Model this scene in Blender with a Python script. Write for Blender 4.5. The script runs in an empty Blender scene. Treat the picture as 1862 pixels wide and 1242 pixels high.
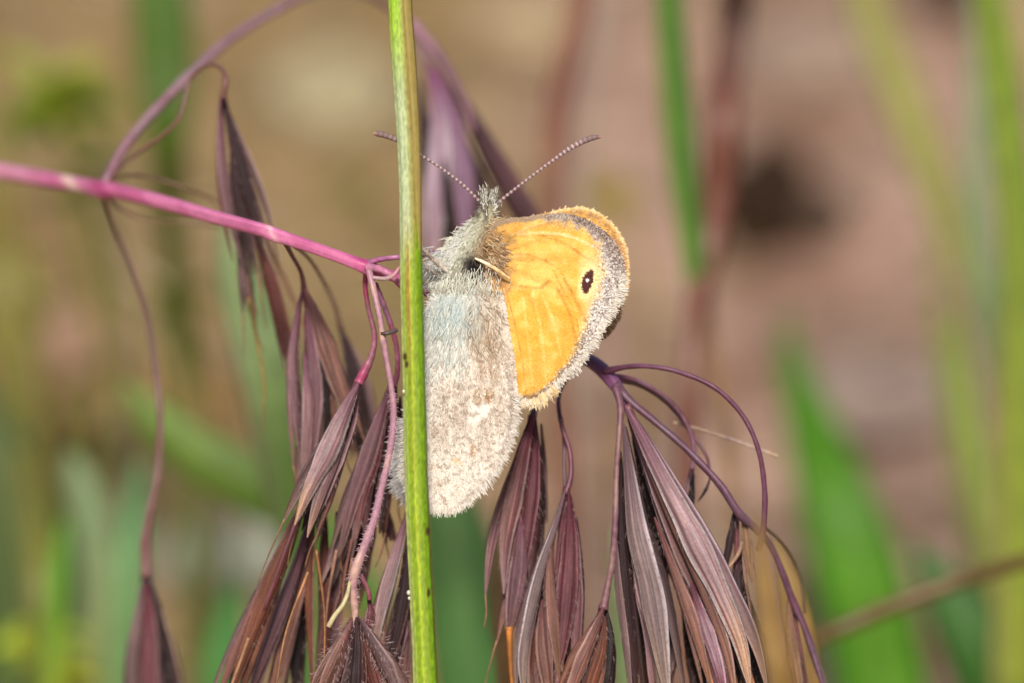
import bpy, math, random
import numpy as np

# ------------------------------------------------------------------ camera, world, sun, exposure
# 1 unit = 1 cm.  A telephoto macro lens 60 cm from a small butterfly, looking 25 degrees down.
scene = bpy.context.scene
scene.unit_settings.scale_length = 0.01
col = scene.collection
R = math.radians
U = 0.003                 # cm per photograph pixel in the plane of focus
DIST = 60.0               # camera to plane of focus
PITCH = R(25)
HC = 8.0                 # height of the picture centre above the ground
FWD = np.array([0, math.cos(PITCH), -math.sin(PITCH)])
UPV = np.array([0, math.sin(PITCH), math.cos(PITCH)])
RGT = np.array([1.0, 0, 0])
CAM = np.array([0, 0, HC]) - FWD * DIST

cam = bpy.data.cameras.new('camera')
cam.sensor_width = 36
cam.lens = 36 * DIST / (1862 * U)
cam.clip_start = 1
cam.clip_end = 40000
cam.dof.use_dof = True
cam.dof.focus_distance = DIST
cam.dof.aperture_fstop = 0.26
camo = bpy.data.objects.new('camera', cam)
camo.location = CAM
camo.rotation_euler = (math.pi / 2 - PITCH, 0, 0)
col.objects.link(camo)
scene.camera = camo

SUN_EL, SUN_AZ = R(54), R(-177)       # azimuth of the sun seen from the subject, 0 = +y, clockwise
world = bpy.data.worlds.new('World')
scene.world = world
world.use_nodes = True
wn = world.node_tree
for n in list(wn.nodes):
    wn.nodes.remove(n)
wo = wn.nodes.new('ShaderNodeOutputWorld')
bg = wn.nodes.new('ShaderNodeBackground')
sky = wn.nodes.new('ShaderNodeTexSky')
sky.sky_type = 'NISHITA'
sky.sun_disc = False
sky.sun_elevation = SUN_EL
sky.sun_rotation = SUN_AZ
sky.air_density = 1.0
sky.dust_density = 3.0
bg.inputs['Strength'].default_value = 0.075
wn.links.new(sky.outputs[0], bg.inputs[0])
wn.links.new(bg.outputs[0], wo.inputs[0])

sd = np.array([math.sin(SUN_AZ) * math.cos(SUN_EL), math.cos(SUN_AZ) * math.cos(SUN_EL), math.sin(SUN_EL)])
sun = bpy.data.lights.new('sun', 'SUN')
sun.energy = 3.5
sun.angle = R(11)
sun.color = (1.0, 0.93, 0.84)
suno = bpy.data.objects.new('sun', sun)
from mathutils import Vector
suno.rotation_euler = Vector((-sd).tolist()).to_track_quat('-Z', 'Y').to_euler()
suno.location = (0, 0, 100)
col.objects.link(suno)

scene.view_settings.view_transform = 'Standard'
scene.view_settings.look = 'None'
scene.view_settings.gamma = 1
scene.view_settings.use_curve_mapping = False
scene.view_settings.exposure = 0.38
scene.cycles.max_bounces = 8
scene.cycles.use_denoising = True

# ------------------------------------------------------------------ helpers
rng = np.random.default_rng(7)
pan = None


def lin(c):
    c = np.asarray(c, float) / 255.0
    return np.where(c <= 0.04045, c / 12.92, ((c + 0.055) / 1.055) ** 2.4)


def P(px, py, d=0.0):
    """point seen at photograph pixel (px, py), d cm behind the plane of focus"""
    px, py, d = np.broadcast_arrays(np.asarray(px, float), np.asarray(py, float), np.asarray(d, float))
    s = (DIST + d) / DIST
    return (CAM + (DIST + d)[..., None] * FWD + ((px - 931) * U * s)[..., None] * RGT + ((621 - py) * U * s)[..., None] * UPV)


def ground_point(px, py):
    r = FWD * DIST + (px - 931) * U * RGT + (621 - py) * U * UPV
    return CAM + r * (CAM[2] / -r[2])


def sstep(a, b, x):
    t = np.clip((x - a) / (b - a), 0, 1)
    return t * t * (3 - 2 * t)


def mixc(a, b, f):
    f = np.asarray(f)[..., None]
    return a * (1 - f) + b * f


def vnoise(x, y, scale, seed=0):
    r = np.random.default_rng(seed).random((64, 64))
    x = np.asarray(x) / scale
    y = np.asarray(y) / scale
    xi = np.floor(x).astype(int)
    yi = np.floor(y).astype(int)
    fx = x - xi
    fy = y - yi
    fx = fx * fx * (3 - 2 * fx)
    fy = fy * fy * (3 - 2 * fy)
    g = lambda i, j: r[i % 64, j % 64]
    return (g(xi, yi) * (1 - fx) + g(xi + 1, yi) * fx) * (1 - fy) + (g(xi, yi + 1) * (1 - fx) + g(xi + 1, yi + 1) * fx) * fy


def spline(pts, n):
    """smooth resampling of a polyline with any number of columns"""
    p = np.asarray(pts, float)
    if len(p) == 2:
        t = np.linspace(0, 1, n)[:, None]
        return p[0] * (1 - t) + p[1] * t
    seg = np.sqrt((np.diff(p[:, :2], axis=0) ** 2).sum(1)) + 1e-6
    k = np.concatenate([[0], np.cumsum(seg)])
    m = np.zeros_like(p)
    m[1:-1] = (p[2:] - p[:-2]) / (k[2:] - k[:-2])[:, None]
    m[0] = (p[1] - p[0]) / seg[0]
    m[-1] = (p[-1] - p[-2]) / seg[-1]
    s = np.linspace(0, k[-1], n)
    i = np.clip(np.searchsorted(k, s, side='right') - 1, 0, len(p) - 2)
    h = seg[i][:, None]
    t = ((s - k[i]) / seg[i])[:, None]
    return ((2 * t**3 - 3 * t**2 + 1) * p[i] + (t**3 - 2 * t**2 + t) * h * m[i] + (-2 * t**3 + 3 * t**2) * p[i + 1] + (t**3 - t**2) * h * m[i + 1])


def tag(o, label=None, cat=None, group=None, kind=None):
    if label: o['label'] = label
    if cat: o['category'] = cat
    if group: o['group'] = group
    if kind: o['kind'] = kind
    return o


class Root:
    pass


def thing(name, base, label, cat, group=None):
    o = bpy.data.objects.new(name, None)
    o.empty_display_size = 0.2
    o.location = base
    col.objects.link(o)
    o['base'] = [float(v) for v in base]
    tag(o, label, cat, group)
    return o


def base_of(o):
    while o.parent is not None:
        o = o.parent
    return np.array(o.location)


def mesh(name, V, quads=None, tris=None, mat=None, colors=None, parent=None, base=None, smooth=True, polys=None):
    V = np.asarray(V, float).reshape(-1, 3)
    if parent is not None:
        b = base_of(parent)
    else:
        b = np.asarray(base, float) if base is not None else np.zeros(3)
    me = bpy.data.meshes.new(name)
    me.vertices.add(len(V))
    me.vertices.foreach_set('co', (V - b).astype(np.float32).ravel())
    loops, starts, totals, s = [], [], [], 0
    for f in (quads, tris, polys):
        if f is None or len(f) == 0:
            continue
        f = np.asarray(f, np.int32)
        loops.append(f.ravel())
        starts.append(s + np.arange(len(f)) * f.shape[1])
        totals.append(np.full(len(f), f.shape[1]))
        s += f.size
    me.loops.add(s)
    me.loops.foreach_set('vertex_index', np.concatenate(loops).astype(np.int32))
    st = np.concatenate(starts).astype(np.int32)
    me.polygons.add(len(st))
    me.polygons.foreach_set('loop_start', st)
    me.polygons.foreach_set('loop_total', np.concatenate(totals).astype(np.int32))
    me.polygons.foreach_set('use_smooth', np.full(len(st), smooth))
    me.update(calc_edges=True)
    me.validate()
    if colors is not None:
        c = np.ones((len(V), 4), np.float32)
        c[:, :3] = np.clip(colors, 0, 1).reshape(-1, 3)
        a = me.color_attributes.new('Col', 'FLOAT_COLOR', 'POINT')
        a.data.foreach_set('color', c.ravel())
    if mat is not None:
        me.materials.append(mat)
    o = bpy.data.objects.new(name, me)
    col.objects.link(o)
    if parent is not None:
        o.parent = parent
    else:
        o.location = b
    return o


def ring_quads(n, m):
    i = np.arange(n - 1)[:, None]
    j = np.arange(m)[None, :]
    a = i * m + j
    b = i * m + (j + 1) % m
    return np.stack([a, b, b + m, a + m], -1).reshape(-1, 4)


def frames(C):
    T = np.gradient(C, axis=0)
    T /= np.linalg.norm(T, axis=1)[:, None] + 1e-12
    S = np.cross(T, FWD)
    S /= np.linalg.norm(S, axis=1)[:, None] + 1e-12
    flip = S[:, 0] < -1e-3 if abs(S[:, 0]).mean() > 0.2 else (S @ UPV) < 0
    if flip.mean() > 0.5:
        S = -S
    N = np.cross(T, S)
    N /= np.linalg.norm(N, axis=1)[:, None] + 1e-12
    sg = np.sign(-(N @ FWD))
    N *= np.where(sg == 0, 1, sg)[:, None]
    return T, S, N


def to_ground(C, w, drop=None, lean=(0, 0)):
    """continue a stem from its last point down to the soil"""
    e = C[-1]
    h = max(e[2], 0.3)
    t = np.linspace(0, 1, 10)[1:, None]
    Q = e + t * np.array([lean[0] * h, lean[1] * h, -h - 0.3])
    return np.vstack([C, Q]), np.concatenate([w, np.full(9, w[-1])])


def tube(name, pts, mat, cfun, parent=None, base=None, n=60, m=14, ground=False, lean=(0, 0), bump=None):
    """pts rows: px, py, depth, width in px.  cfun(t, u, front, px, py) -> sRGB"""
    q = spline(pts, n)
    if pan is not None and parent is pan:
        q[:, 2] += 1.2 * sstep(520, 0, q[:, 0]) * (q[:, 2] > 0)
    C = P(q[:, 0], q[:, 1], q[:, 2])
    rad = q[:, 3] * 0.5 * U * (DIST + q[:, 2]) / DIST
    if ground:
        C, rad = to_ground(C, rad, lean=lean)
        q = np.vstack([q, np.repeat(q[-1:], len(C) - n, 0)])
    k = len(C)
    T, S, N = frames(C)
    th = np.linspace(0, 2 * math.pi, m, endpoint=False)
    u, f = np.cos(th), np.sin(th)
    t = np.linspace(0, 1, k)
    rr = rad[:, None] * np.ones(m)
    if bump is not None:
        rr = rr * bump(t[:, None], th[None, :])
    V = C[:, None, :] + rr[..., None] * (u[None, :, None] * S[:, None, :] + f[None, :, None] * N[:, None, :])
    tt, uu = np.meshgrid(t, u, indexing='ij')
    ff = np.broadcast_to(f, tt.shape)
    cc = cfun(tt, uu, ff, np.repeat(q[:, 0:1], m, 1) + uu * q[:, 3:4] / 2, np.repeat(q[:, 1:2], m, 1))
    V = V.reshape(-1, 3)
    quads = ring_quads(k, m)
    a = len(V)
    V = np.vstack([V, C[:1], C[-1:]])
    j = np.arange(m)
    tris = np.vstack([np.stack([np.full(m, a), (j + 1) % m, j], 1), np.stack([np.full(m, a + 1), (k - 1) * m + j, (k - 1) * m + (j + 1) % m], 1)])
    cl = lin(cc).reshape(-1, 3)
    cl = np.vstack([cl, cl[:m].mean(0), cl[-m:].mean(0)])
    return mesh(name, V, quads, tris, mat, cl, parent, C[-1] if (base is None and ground) else (C[0] if base is None else base))


def flat(c, var=0.10, seed=1, c2=None, hl=None):
    """colour along a stalk: blotches between two tones"""
    c = np.array(c, float)
    c2 = np.array(c2, float) if c2 is not None else c * 0.8

    def f(t, u, fr, px, py):
        k = vnoise(px * 1.0, py * 1.0, 38, seed) * 0.7 + vnoise(px, py, 9, seed + 1) * 0.3
        out = mixc(c, c2, sstep(0.25, 0.75, k))
        return out * (1 + var * (vnoise(px, py, 4, seed + 2) - 0.5))[..., None]
    return f


def wprof(t, peak=0.35, a=0.75, b=1.5):
    return np.where(t < peak, np.clip(t / peak, 0, 1) ** a, 1 - np.clip((t - peak) / (1 - peak), 0, 1) ** b)


def blade_geo(pts, W, n=46, m=19, bulge=0.45, roll=0.0, peak=0.35, wmin=2.0, ground=False, lean=(0, 0), ridge=0.0, seed=0, wob=0.0, prof=None, tail=1.5):
    q = spline(pts, n)
    t = np.linspace(0, 1, n)
    w = q[:, 3].copy() if q.shape[1] > 3 else wmin + (W - wmin) * (wprof(t, peak, b=tail) if prof is None else prof(t))
    rs = np.random.default_rng(seed)
    if wob:
        w = w * (1 + wob * (vnoise(t * 100, 0 * t, 13, seed) - 0.5))
    C = P(q[:, 0], q[:, 1], q[:, 2])
    hw = 0.5 * w * U * (DIST + q[:, 2]) / DIST
    if ground:
        C, hw = to_ground(C, hw, lean=lean)
        q = np.vstack([q, np.repeat(q[-1:], len(C) - n, 0)])
        t = np.linspace(0, 1, len(C))
    k = len(C)
    T, S, N = frames(C)
    ro = np.full(k, roll) if np.isscalar(roll) else np.interp(np.linspace(0, 1, k), np.linspace(0, 1, len(roll)), roll)
    if wob:
        ro = ro + 0.5 * wob * (vnoise(np.linspace(0, 100, k), np.zeros(k), 30, seed + 9) - 0.5) * 2
    cr, sr = np.cos(ro)[:, None], np.sin(ro)[:, None]
    S2 = S * cr + N * sr
    N2 = N * cr - S * sr
    u = np.linspace(-1, 1, m)
    prof_f = bulge * (1 - np.abs(u) ** 1.8) + ridge * np.cos(u * math.pi * 5.0) * (1 - u * u)
    prof_b = (bulge - 0.10) * (1 - np.abs(u[1:-1]) ** 1.8) - 0.02
    uu = np.concatenate([u, u[1:-1][::-1]])
    pp = np.concatenate([prof_f, prof_b[::-1]])
    V = C[:, None, :] + hw[:, None, None] * (uu[None, :, None] * S2[:, None, :] + pp[None, :, None] * N2[:, None, :])
    M = len(uu)
    tt, ug = np.meshgrid(t, uu, indexing='ij')
    return V, tt, ug, q, ring_quads(k, M), C


def lemma_col(pal, seed):
    """a ribbed bract: sRGB tones base, mid, tip, nerve, margin"""
    base, mid, tip, nerve, marg = [np.array(c, float) for c in pal]
    rs = np.random.default_rng(seed)
    ph = rs.uniform(-0.6, 0.6)
    mw = rs.uniform(0.60, 0.78)
    asym = rs.uniform(-0.2, 0.2)
    ribs = [(rs.uniform(-0.85, 0.85), rs.uniform(0.03, 0.10), rs.uniform(0.3, 1.0)) for _ in range(6)]
    hl_ = rs.uniform(-0.5, 0.5)

    def f(t, u):
        c = mixc(base, mid, sstep(0.05, 0.40, t + 0.1 * (vnoise(u * 10, t * 10, 3, seed) - 0.5)))
        c = mixc(c, tip, sstep(0.62, 0.97, t + 0.22 * (vnoise(u * 14, t * 6, 3, seed + 1) - 0.5)))
        nv = 0 * u
        for (a_, w_, k_) in ribs:
            nv = nv + k_ * np.exp(-((u - a_ * (1 - 0.3 * t)) / w_) ** 2)
        c = mixc(c, nerve, np.clip(0.6 * nv, 0, 0.75) * (1 - sstep(0.85, 1.0, t)))
        lt = np.exp(-((u - hl_) / 0.09) ** 2)  # painted highlight streak running down the bract
        c = mixc(c, marg, 0.30 * lt * sstep(0.1, 0.35, t))
        mg = sstep(mw, 0.98, np.abs(u + asym)) * sstep(0.04, 0.22, t)
        c = mixc(c, np.minimum(marg * 1.2, 205), 0.70 * mg)
        st = 0.6 * vnoise(u * 18, t * 3.0, 1.0, seed + 2) + 0.4 * vnoise(u * 9, t * 22, 1.0, seed + 6)
        c = c * (0.76 + 0.48 * st)[..., None]
        bl = vnoise(u * 2.5, t * 5, 1.0, seed + 3)
        return c * (0.86 + 0.28 * bl)[..., None]
    return f


def lemma(name, pts, W, pal, parent, seed, d=0.0, roll=0.0, bulge=0.42, peak=0.4, n=46, m=25, tail=1.9, extra=True):
    pp = [(p[0], p[1], (p[2] if len(p) > 2 else 0) + d) for p in pts]
    V, t, u, q, F, C = blade_geo(pp, W * 0.57, n=n, m=m, bulge=bulge, roll=roll, peak=peak, ridge=0.03, seed=seed, wob=0.22, tail=tail, wmin=3)
    c = lin(np.clip(lemma_col(pal, seed)(t, u), 0, 255))
    o = mesh(name, V, F, None, M_bract, c, parent)
    if not extra or W < 30:
        return o
    # slimmer inner bracts showing along the edges, each running out into a bristle
    rs = np.random.default_rng(seed + 1)
    a = np.array(pp, float)
    tan = np.gradient(a[:, :2], axis=0); tan /= np.linalg.norm(tan, axis=1)[:, None]
    nor = np.stack([-tan[:, 1], tan[:, 0]], 1)
    for k, sg in enumerate((1, -1)):
        off = sg * W * rs.uniform(0.20, 0.36)
        fan = np.linspace(0.15, rs.uniform(0.9, 1.5), len(a))[:, None]
        b = a.copy()
        b[:, :2] += nor * off * fan + tan * rs.uniform(0.05, 0.22) * W
        b[:, 2] += rs.uniform(0.02, 0.06)
        p2 = [PAL, GRY, DKM, TAN, MAU, RUS][rs.integers(0, 6)]
        p2 = [np.array(x) * 0.5 + np.array(y) * 0.5 for x, y in zip(p2, pal)]
        V, t, u, q, F, C = blade_geo(b, W * rs.uniform(0.26, 0.42), n=36, m=13, bulge=0.5, roll=sg * rs.uniform(-0.2, 0.7), peak=0.5, ridge=0.05, seed=seed + 20 + k, wob=0.3, tail=2.4)
        mesh('lemma', V, F, None, M_bract, lin(np.clip(lemma_col(p2, seed + 30 + k)(t, u), 0, 255)), parent)
        if rs.random() < 0.85:
            e = b[-1]; dr = tan[-1] + rs.normal(0, 0.10, 2)
            L = rs.uniform(50, 110)
            tube('awn', [(e[0] - tan[-1][0] * 8, e[1] - tan[-1][1] * 8, e[2], 3.4), (e[0] + dr[0] * L * 0.5, e[1] + dr[1] * L * 0.5, e[2], 2.8), (e[0] + dr[0] * L + rs.normal(0, 6), e[1] + dr[1] * L, e[2] + 0.03, 1.6)], M_stalk, flat((150, 108, 84), 0.2, seed), parent, n=16, m=6)
    return o


def hairs(name, roots, dirs, length, width, cols, mat, parent, curl=0.2, seg=3, root_cols=None):
    """many fine tapering hairs as thin three-sided strips; roots and dirs in world cm"""
    n = len(roots)
    dirs = dirs / (np.linalg.norm(dirs, axis=1)[:, None] + 1e-9)
    side = np.cross(dirs, FWD + 0.3 * rng.normal(size=(n, 3)))
    side /= np.linalg.norm(side, axis=1)[:, None] + 1e-9
    bend = rng.normal(size=(n, 3)) * curl
    L = np.broadcast_to(length, (n,))[:, None]
    Wd = np.broadcast_to(width, (n,))[:, None] * 0.5
    rows = []
    for k in range(seg):
        s = k / (seg - 1 + 0.35)
        c = roots + dirs * L * s + bend * L * s * s
        ww = Wd * (1 - 0.75 * s)
        rows += [c - side * ww, c + side * ww]
    tip = roots + dirs * L + bend * L
    V = np.stack(rows + [tip], 1)
    k = 2 * seg + 1
    b = np.arange(n)[:, None] * k
    quads = np.concatenate([b + np.array([2 * i, 2 * i + 1, 2 * i + 3, 2 * i + 2]) for i in range(seg - 1)])
    tris = b + np.array([2 * seg - 2, 2 * seg - 1, 2 * seg])
    cc = np.repeat(cols[:, None, :], k, 1)
    if root_cols is not None:
        f = np.array([0, 0] + sum([[i / seg, i / seg] for i in range(1, seg)], []) + [1.0])
        cc = root_cols[:, None, :] * (1 - f[None, :, None]) + cols[:, None, :] * f[None, :, None]
    o = mesh(name, V.reshape(-1, 3), quads, tris, mat, cc.reshape(-1, 3), parent, smooth=False)
    tag(o, kind='stuff')
    return o


# ------------------------------------------------------------------ materials
def nodes_of(name):
    m = bpy.data.materials.new(name)
    m.use_nodes = True
    nt = m.node_tree
    for n in list(nt.nodes):
        nt.nodes.remove(n)
    return m, nt, nt.nodes.new('ShaderNodeOutputMaterial')


def vc_material(name, rough=0.6, spec=0.35, transl=0.0, nscale=45.0, amt=0.3, bump=0.25, bscale=90.0, sheen=0.0, bdist=0.006):
    m, nt, out = nodes_of(name)
    N, L = nt.nodes, nt.links
    at = N.new('ShaderNodeAttribute'); at.attribute_name = 'Col'
    tc = N.new('ShaderNodeTexCoord')
    nz = N.new('ShaderNodeTexNoise'); nz.inputs['Scale'].default_value = nscale; nz.inputs['Detail'].default_value = 5
    L.new(tc.outputs['Object'], nz.inputs['Vector'])
    mr = N.new('ShaderNodeMapRange')
    mr.inputs[1].default_value = 0.25; mr.inputs[2].default_value = 0.75
    mr.inputs[3].default_value = 1 - amt; mr.inputs[4].default_value = 1 + amt
    L.new(nz.outputs['Fac'], mr.inputs[0])
    mx = N.new('ShaderNodeVectorMath'); mx.operation = 'SCALE'
    L.new(at.outputs['Color'], mx.inputs[0]); L.new(mr.outputs[0], mx.inputs['Scale'])
    bs = N.new('ShaderNodeBsdfPrincipled')
    bs.inputs['Roughness'].default_value = rough
    bs.inputs['Specular IOR Level'].default_value = spec
    if sheen:
        bs.inputs['Sheen Weight'].default_value = sheen
    L.new(mx.outputs[0], bs.inputs['Base Color'])
    if bump:
        n2 = N.new('ShaderNodeTexNoise'); n2.inputs['Scale'].default_value = bscale; n2.inputs['Detail'].default_value = 4
        L.new(tc.outputs['Object'], n2.inputs['Vector'])
        bp = N.new('ShaderNodeBump'); bp.inputs['Strength'].default_value = bump; bp.inputs['Distance'].default_value = bdist
        L.new(n2.outputs['Fac'], bp.inputs['Height']); L.new(bp.outputs[0], bs.inputs['Normal'])
    if transl:
        tr = N.new('ShaderNodeBsdfTranslucent')
        L.new(mx.outputs[0], tr.inputs['Color'])
        ms = N.new('ShaderNodeMixShader'); ms.inputs[0].default_value = transl
        L.new(bs.outputs[0], ms.inputs[1]); L.new(tr.outputs[0], ms.inputs[2]); L.new(ms.outputs[0], out.inputs[0])
    else:
        L.new(bs.outputs[0], out.inputs[0])
    return m


M_bract = vc_material('dry purple bract', rough=0.55, spec=0.32, transl=0.10, amt=0.16, nscale=60, bump=0.35, bscale=90)
M_stalk = vc_material('waxy stalk', rough=0.45, spec=0.4, amt=0.14, nscale=35, bump=0.25, bscale=80)
M_green = vc_material('green grass', rough=0.42, spec=0.4, transl=0.15, amt=0.12, nscale=30, bump=0.15, bscale=70)
M_leaf = vc_material('leaf', rough=0.5, spec=0.35, transl=0.25, amt=0.2, nscale=6, bump=0.15, bscale=14)
M_wing = vc_material('wing membrane', rough=0.75, spec=0.2, transl=0.12, amt=0.16, nscale=70, bump=0.4, bscale=150, bdist=0.004)
M_scale = vc_material('wing scales', rough=0.7, spec=0.25, transl=0.1, amt=0.05, bump=0)
M_hair = vc_material('fine hair', rough=0.6, spec=0.3, transl=0.2, amt=0.05, bump=0)
M_body = vc_material('hairy cuticle', rough=0.7, spec=0.2, amt=0.3, nscale=60, bump=0.5, bscale=90)
M_stone = vc_material('stone', rough=0.85, spec=0.2, amt=0.2, nscale=2.5, bump=0.5, bscale=6, bdist=0.1)
M_litter = vc_material('litter', rough=0.8, spec=0.2, amt=0.2, nscale=5, bump=0.2, bscale=20)


def soil_material():
    m, nt, out = nodes_of('bare soil')
    N, L = nt.nodes, nt.links
    tc = N.new('ShaderNodeTexCoord')
    bs = N.new('ShaderNodeBsdfPrincipled'); bs.inputs['Roughness'].default_value = 0.95
    bs.inputs['Specular IOR Level'].default_value = 0.1
    a = N.new('ShaderNodeTexNoise'); a.inputs['Scale'].default_value = 0.75; a.inputs['Detail'].default_value = 4
    b = N.new('ShaderNodeTexNoise'); b.inputs['Scale'].default_value = 2.6; b.inputs['Detail'].default_value = 8
    L.new(tc.outputs['Object'], a.inputs['Vector']); L.new(tc.outputs['Object'], b.inputs['Vector'])
    ra = N.new('ShaderNodeValToRGB')
    e = ra.color_ramp.elements
    e[0].position = 0.30; e[0].color = (*lin((116, 84, 66)), 1)
    e[1].position = 0.72; e[1].color = (*lin((182, 152, 132)), 1)
    x = ra.color_ramp.elements.new(0.52); x.color = (*lin((162, 132, 116)), 1)
    L.new(a.outputs['Fac'], ra.inputs[0])
    # drier straw-coloured soil towards the tussocks on the left
    sx = N.new('ShaderNodeSeparateXYZ'); L.new(tc.outputs['Object'], sx.inputs[0])
    mr = N.new('ShaderNodeMapRange'); mr.inputs[1].default_value = 0.8; mr.inputs[2].default_value = -0.6
    L.new(sx.outputs['X'], mr.inputs[0])
    nz = N.new('ShaderNodeMath'); nz.operation = 'MULTIPLY'
    L.new(mr.outputs[0], nz.inputs[0]); nz.inputs[1].default_value = 0.75
    mx = N.new('ShaderNodeMix'); mx.data_type = 'RGBA'
    L.new(nz.outputs[0], mx.inputs[0]); L.new(ra.outputs[0], mx.inputs[6]); mx.inputs[7].default_value = (*lin((134, 114, 68)), 1)
    rb = N.new('ShaderNodeMapRange'); rb.inputs[1].default_value = 0.3; rb.inputs[2].default_value = 0.7
    rb.inputs[3].default_value = 0.6; rb.inputs[4].default_value = 1.12
    L.new(b.outputs['Fac'], rb.inputs[0])
    sc = N.new('ShaderNodeVectorMath'); sc.operation = 'SCALE'
    L.new(mx.outputs[2], sc.inputs[0]); L.new(rb.outputs[0], sc.inputs['Scale'])
    L.new(sc.outputs[0], bs.inputs['Base Color'])
    bp = N.new('ShaderNodeBump'); bp.inputs['Strength'].default_value = 0.6; bp.inputs['Distance'].default_value = 0.2
    L.new(b.outputs['Fac'], bp.inputs['Height']); L.new(bp.outputs[0], bs.inputs['Normal'])
    L.new(bs.outputs[0], out.inputs[0])
    return m


M_soil = soil_material()

# ------------------------------------------------------------------ ground
HOLES = []
GC = ground_point(931, 621)


def soil_height(x, y):
    z = 0.35 * (vnoise(x, y, 4, 3) - 0.5) + 0.30 * (vnoise(x, y, 1.5, 4) - 0.5) + 0.14 * (vnoise(x, y, 0.5, 5) - 0.5)
    far = sstep(40, 400, np.hypot(x - GC[0], y - GC[1]))
    z = z + far * 6 * (vnoise(x, y, 260, 6) - 0.5)
    for (h, rx, ry) in HOLES:
        r = np.hypot((x - h[0]) / rx, (y - h[1]) / ry)
        z = z - 3.4 * (1 - sstep(0.75, 1.02, r)) - 0.25 * np.exp(-r * r * 0.7)
    return z


def build_ground():
    a = np.concatenate([np.linspace(-8, 8, 300), 8 + 0.1 * np.cumsum(1.12 ** np.arange(90))])
    a = np.unique(np.concatenate([a, -a]))
    X, Y = np.meshgrid(a + GC[0], a + GC[1], indexing='ij')
    Z = soil_height(X, Y)
    n = len(a)
    i = np.arange(n - 1)[:, None]; j = np.arange(n - 1)[None, :]
    k = i * n + j
    F = np.stack([k, k + n, k + n + 1, k + 1], -1).reshape(-1, 4)
    o = mesh('ground', np.stack([X, Y, Z], -1), F, None, M_soil)
    tag(o, 'bare pinkish brown soil far out of focus', None, None, 'structure')


build_ground()


def build_litter():
    n = 1500
    x = GC[0] + rng.uniform(-6, 6, n); y = GC[1] + rng.uniform(-9, 9, n)
    keep = np.ones(n, bool)
    for (h, rx, ry) in HOLES:
        keep &= np.hypot((x - h[0]) / rx, (y - h[1]) / ry) > 1.5
    x, y = x[keep], y[keep]; n = len(x)
    z = soil_height(x, y)
    L = rng.uniform(0.2, 1.0, n); W = rng.uniform(0.02, 0.08, n); an = rng.uniform(0, math.pi, n)
    dx = np.stack([np.cos(an), np.sin(an), rng.normal(0, 0.12, n)], 1); sx = np.stack([-np.sin(an), np.cos(an), 0 * an], 1)
    c = np.stack([x, y, z + 0.06], 1)
    rows = []
    for (s, w, h) in ((-1, 0.3, 0), (0, 1, 0.05), (1, 0.2, 0)):
        for sg in (-1, 1):
            rows.append(c + dx * (L * s / 2)[:, None] + sx * (W * w * sg / 2)[:, None] + np.array([0, 0, h]))
    V = np.stack(rows, 1)
    b = np.arange(n)[:, None] * 6
    F = np.concatenate([b + np.array([0, 1, 3, 2]), b + np.array([2, 3, 5, 4])])
    pal = lin(np.array([(190, 165, 125), (150, 120, 85), (120, 92, 66), (200, 180, 150), (140, 128, 80), (165, 135, 115)]))
    cc = pal[rng.integers(0, 6, n)] * rng.uniform(0.7, 1.1, (n, 1))
    o = mesh('straw_litter', V, F, None, M_litter, np.repeat(cc[:, None, :], 6, 1), base=GC, smooth=False)
    tag(o, 'scattered bits of dry straw lying on the soil', 'litter', None, 'stuff')


build_litter()


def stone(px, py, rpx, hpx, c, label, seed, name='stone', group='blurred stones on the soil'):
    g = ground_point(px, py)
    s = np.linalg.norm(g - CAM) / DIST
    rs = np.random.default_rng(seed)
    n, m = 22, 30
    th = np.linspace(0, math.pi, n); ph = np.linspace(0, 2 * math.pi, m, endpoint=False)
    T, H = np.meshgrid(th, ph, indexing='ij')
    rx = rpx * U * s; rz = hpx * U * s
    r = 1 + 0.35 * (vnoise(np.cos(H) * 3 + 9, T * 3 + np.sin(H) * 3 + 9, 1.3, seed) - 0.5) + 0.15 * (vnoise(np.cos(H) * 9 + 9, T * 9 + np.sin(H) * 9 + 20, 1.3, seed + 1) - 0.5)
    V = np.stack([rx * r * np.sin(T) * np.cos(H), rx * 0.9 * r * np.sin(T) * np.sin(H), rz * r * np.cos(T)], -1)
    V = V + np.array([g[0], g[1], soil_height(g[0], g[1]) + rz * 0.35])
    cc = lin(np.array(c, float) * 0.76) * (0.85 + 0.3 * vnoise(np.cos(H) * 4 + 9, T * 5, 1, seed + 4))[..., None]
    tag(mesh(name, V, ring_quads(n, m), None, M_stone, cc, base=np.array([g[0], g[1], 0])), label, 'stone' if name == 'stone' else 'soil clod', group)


stone(1398, 430, 98, 122, (58, 38, 22), 'made-up dark brown lump in place of a shadowed hole, right of the orange wing', 17, 'clod_or_hole_fill', 'dark clods on the soil')  # added lump, coloured dark where a shadowed hole came out too light
stone(1490, 440, 62, 60, (104, 84, 68), 'small grey brown soil clod leaning on the darker lump', 18, 'clod_or_hole_fill', 'dark clods on the soil')
stone(1712, 20, 72, 70, (60, 42, 30), 'made-up dark brown lump in place of a shadowed hole, top edge near the right corner', 19, 'clod_or_hole_fill', 'dark clods on the soil')  # another added lump, its dark colour replacing the shade of a hole
stone(120, 830, 95, 60, (92, 66, 46), 'dark brown soil clod behind the lower left leaves', 21, 'clod_or_hole_fill', 'dark clods on the soil')
stone(95, 640, 115, 70, (190, 150, 126), 'pinkish tan stone at left below the pink stem', 20)
stone(600, 215, 130, 75, (196, 182, 142), 'pale tan stone behind the arching purple branch, top left of the butterfly', 11)
stone(950, 70, 95, 60, (205, 180, 140), 'sandy stone at the top edge just beside the green stem', 12)
stone(420, 1075, 120, 75, (178, 182, 160), 'pale grey stone low behind the rusty hanging spikelet', 13)
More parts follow.
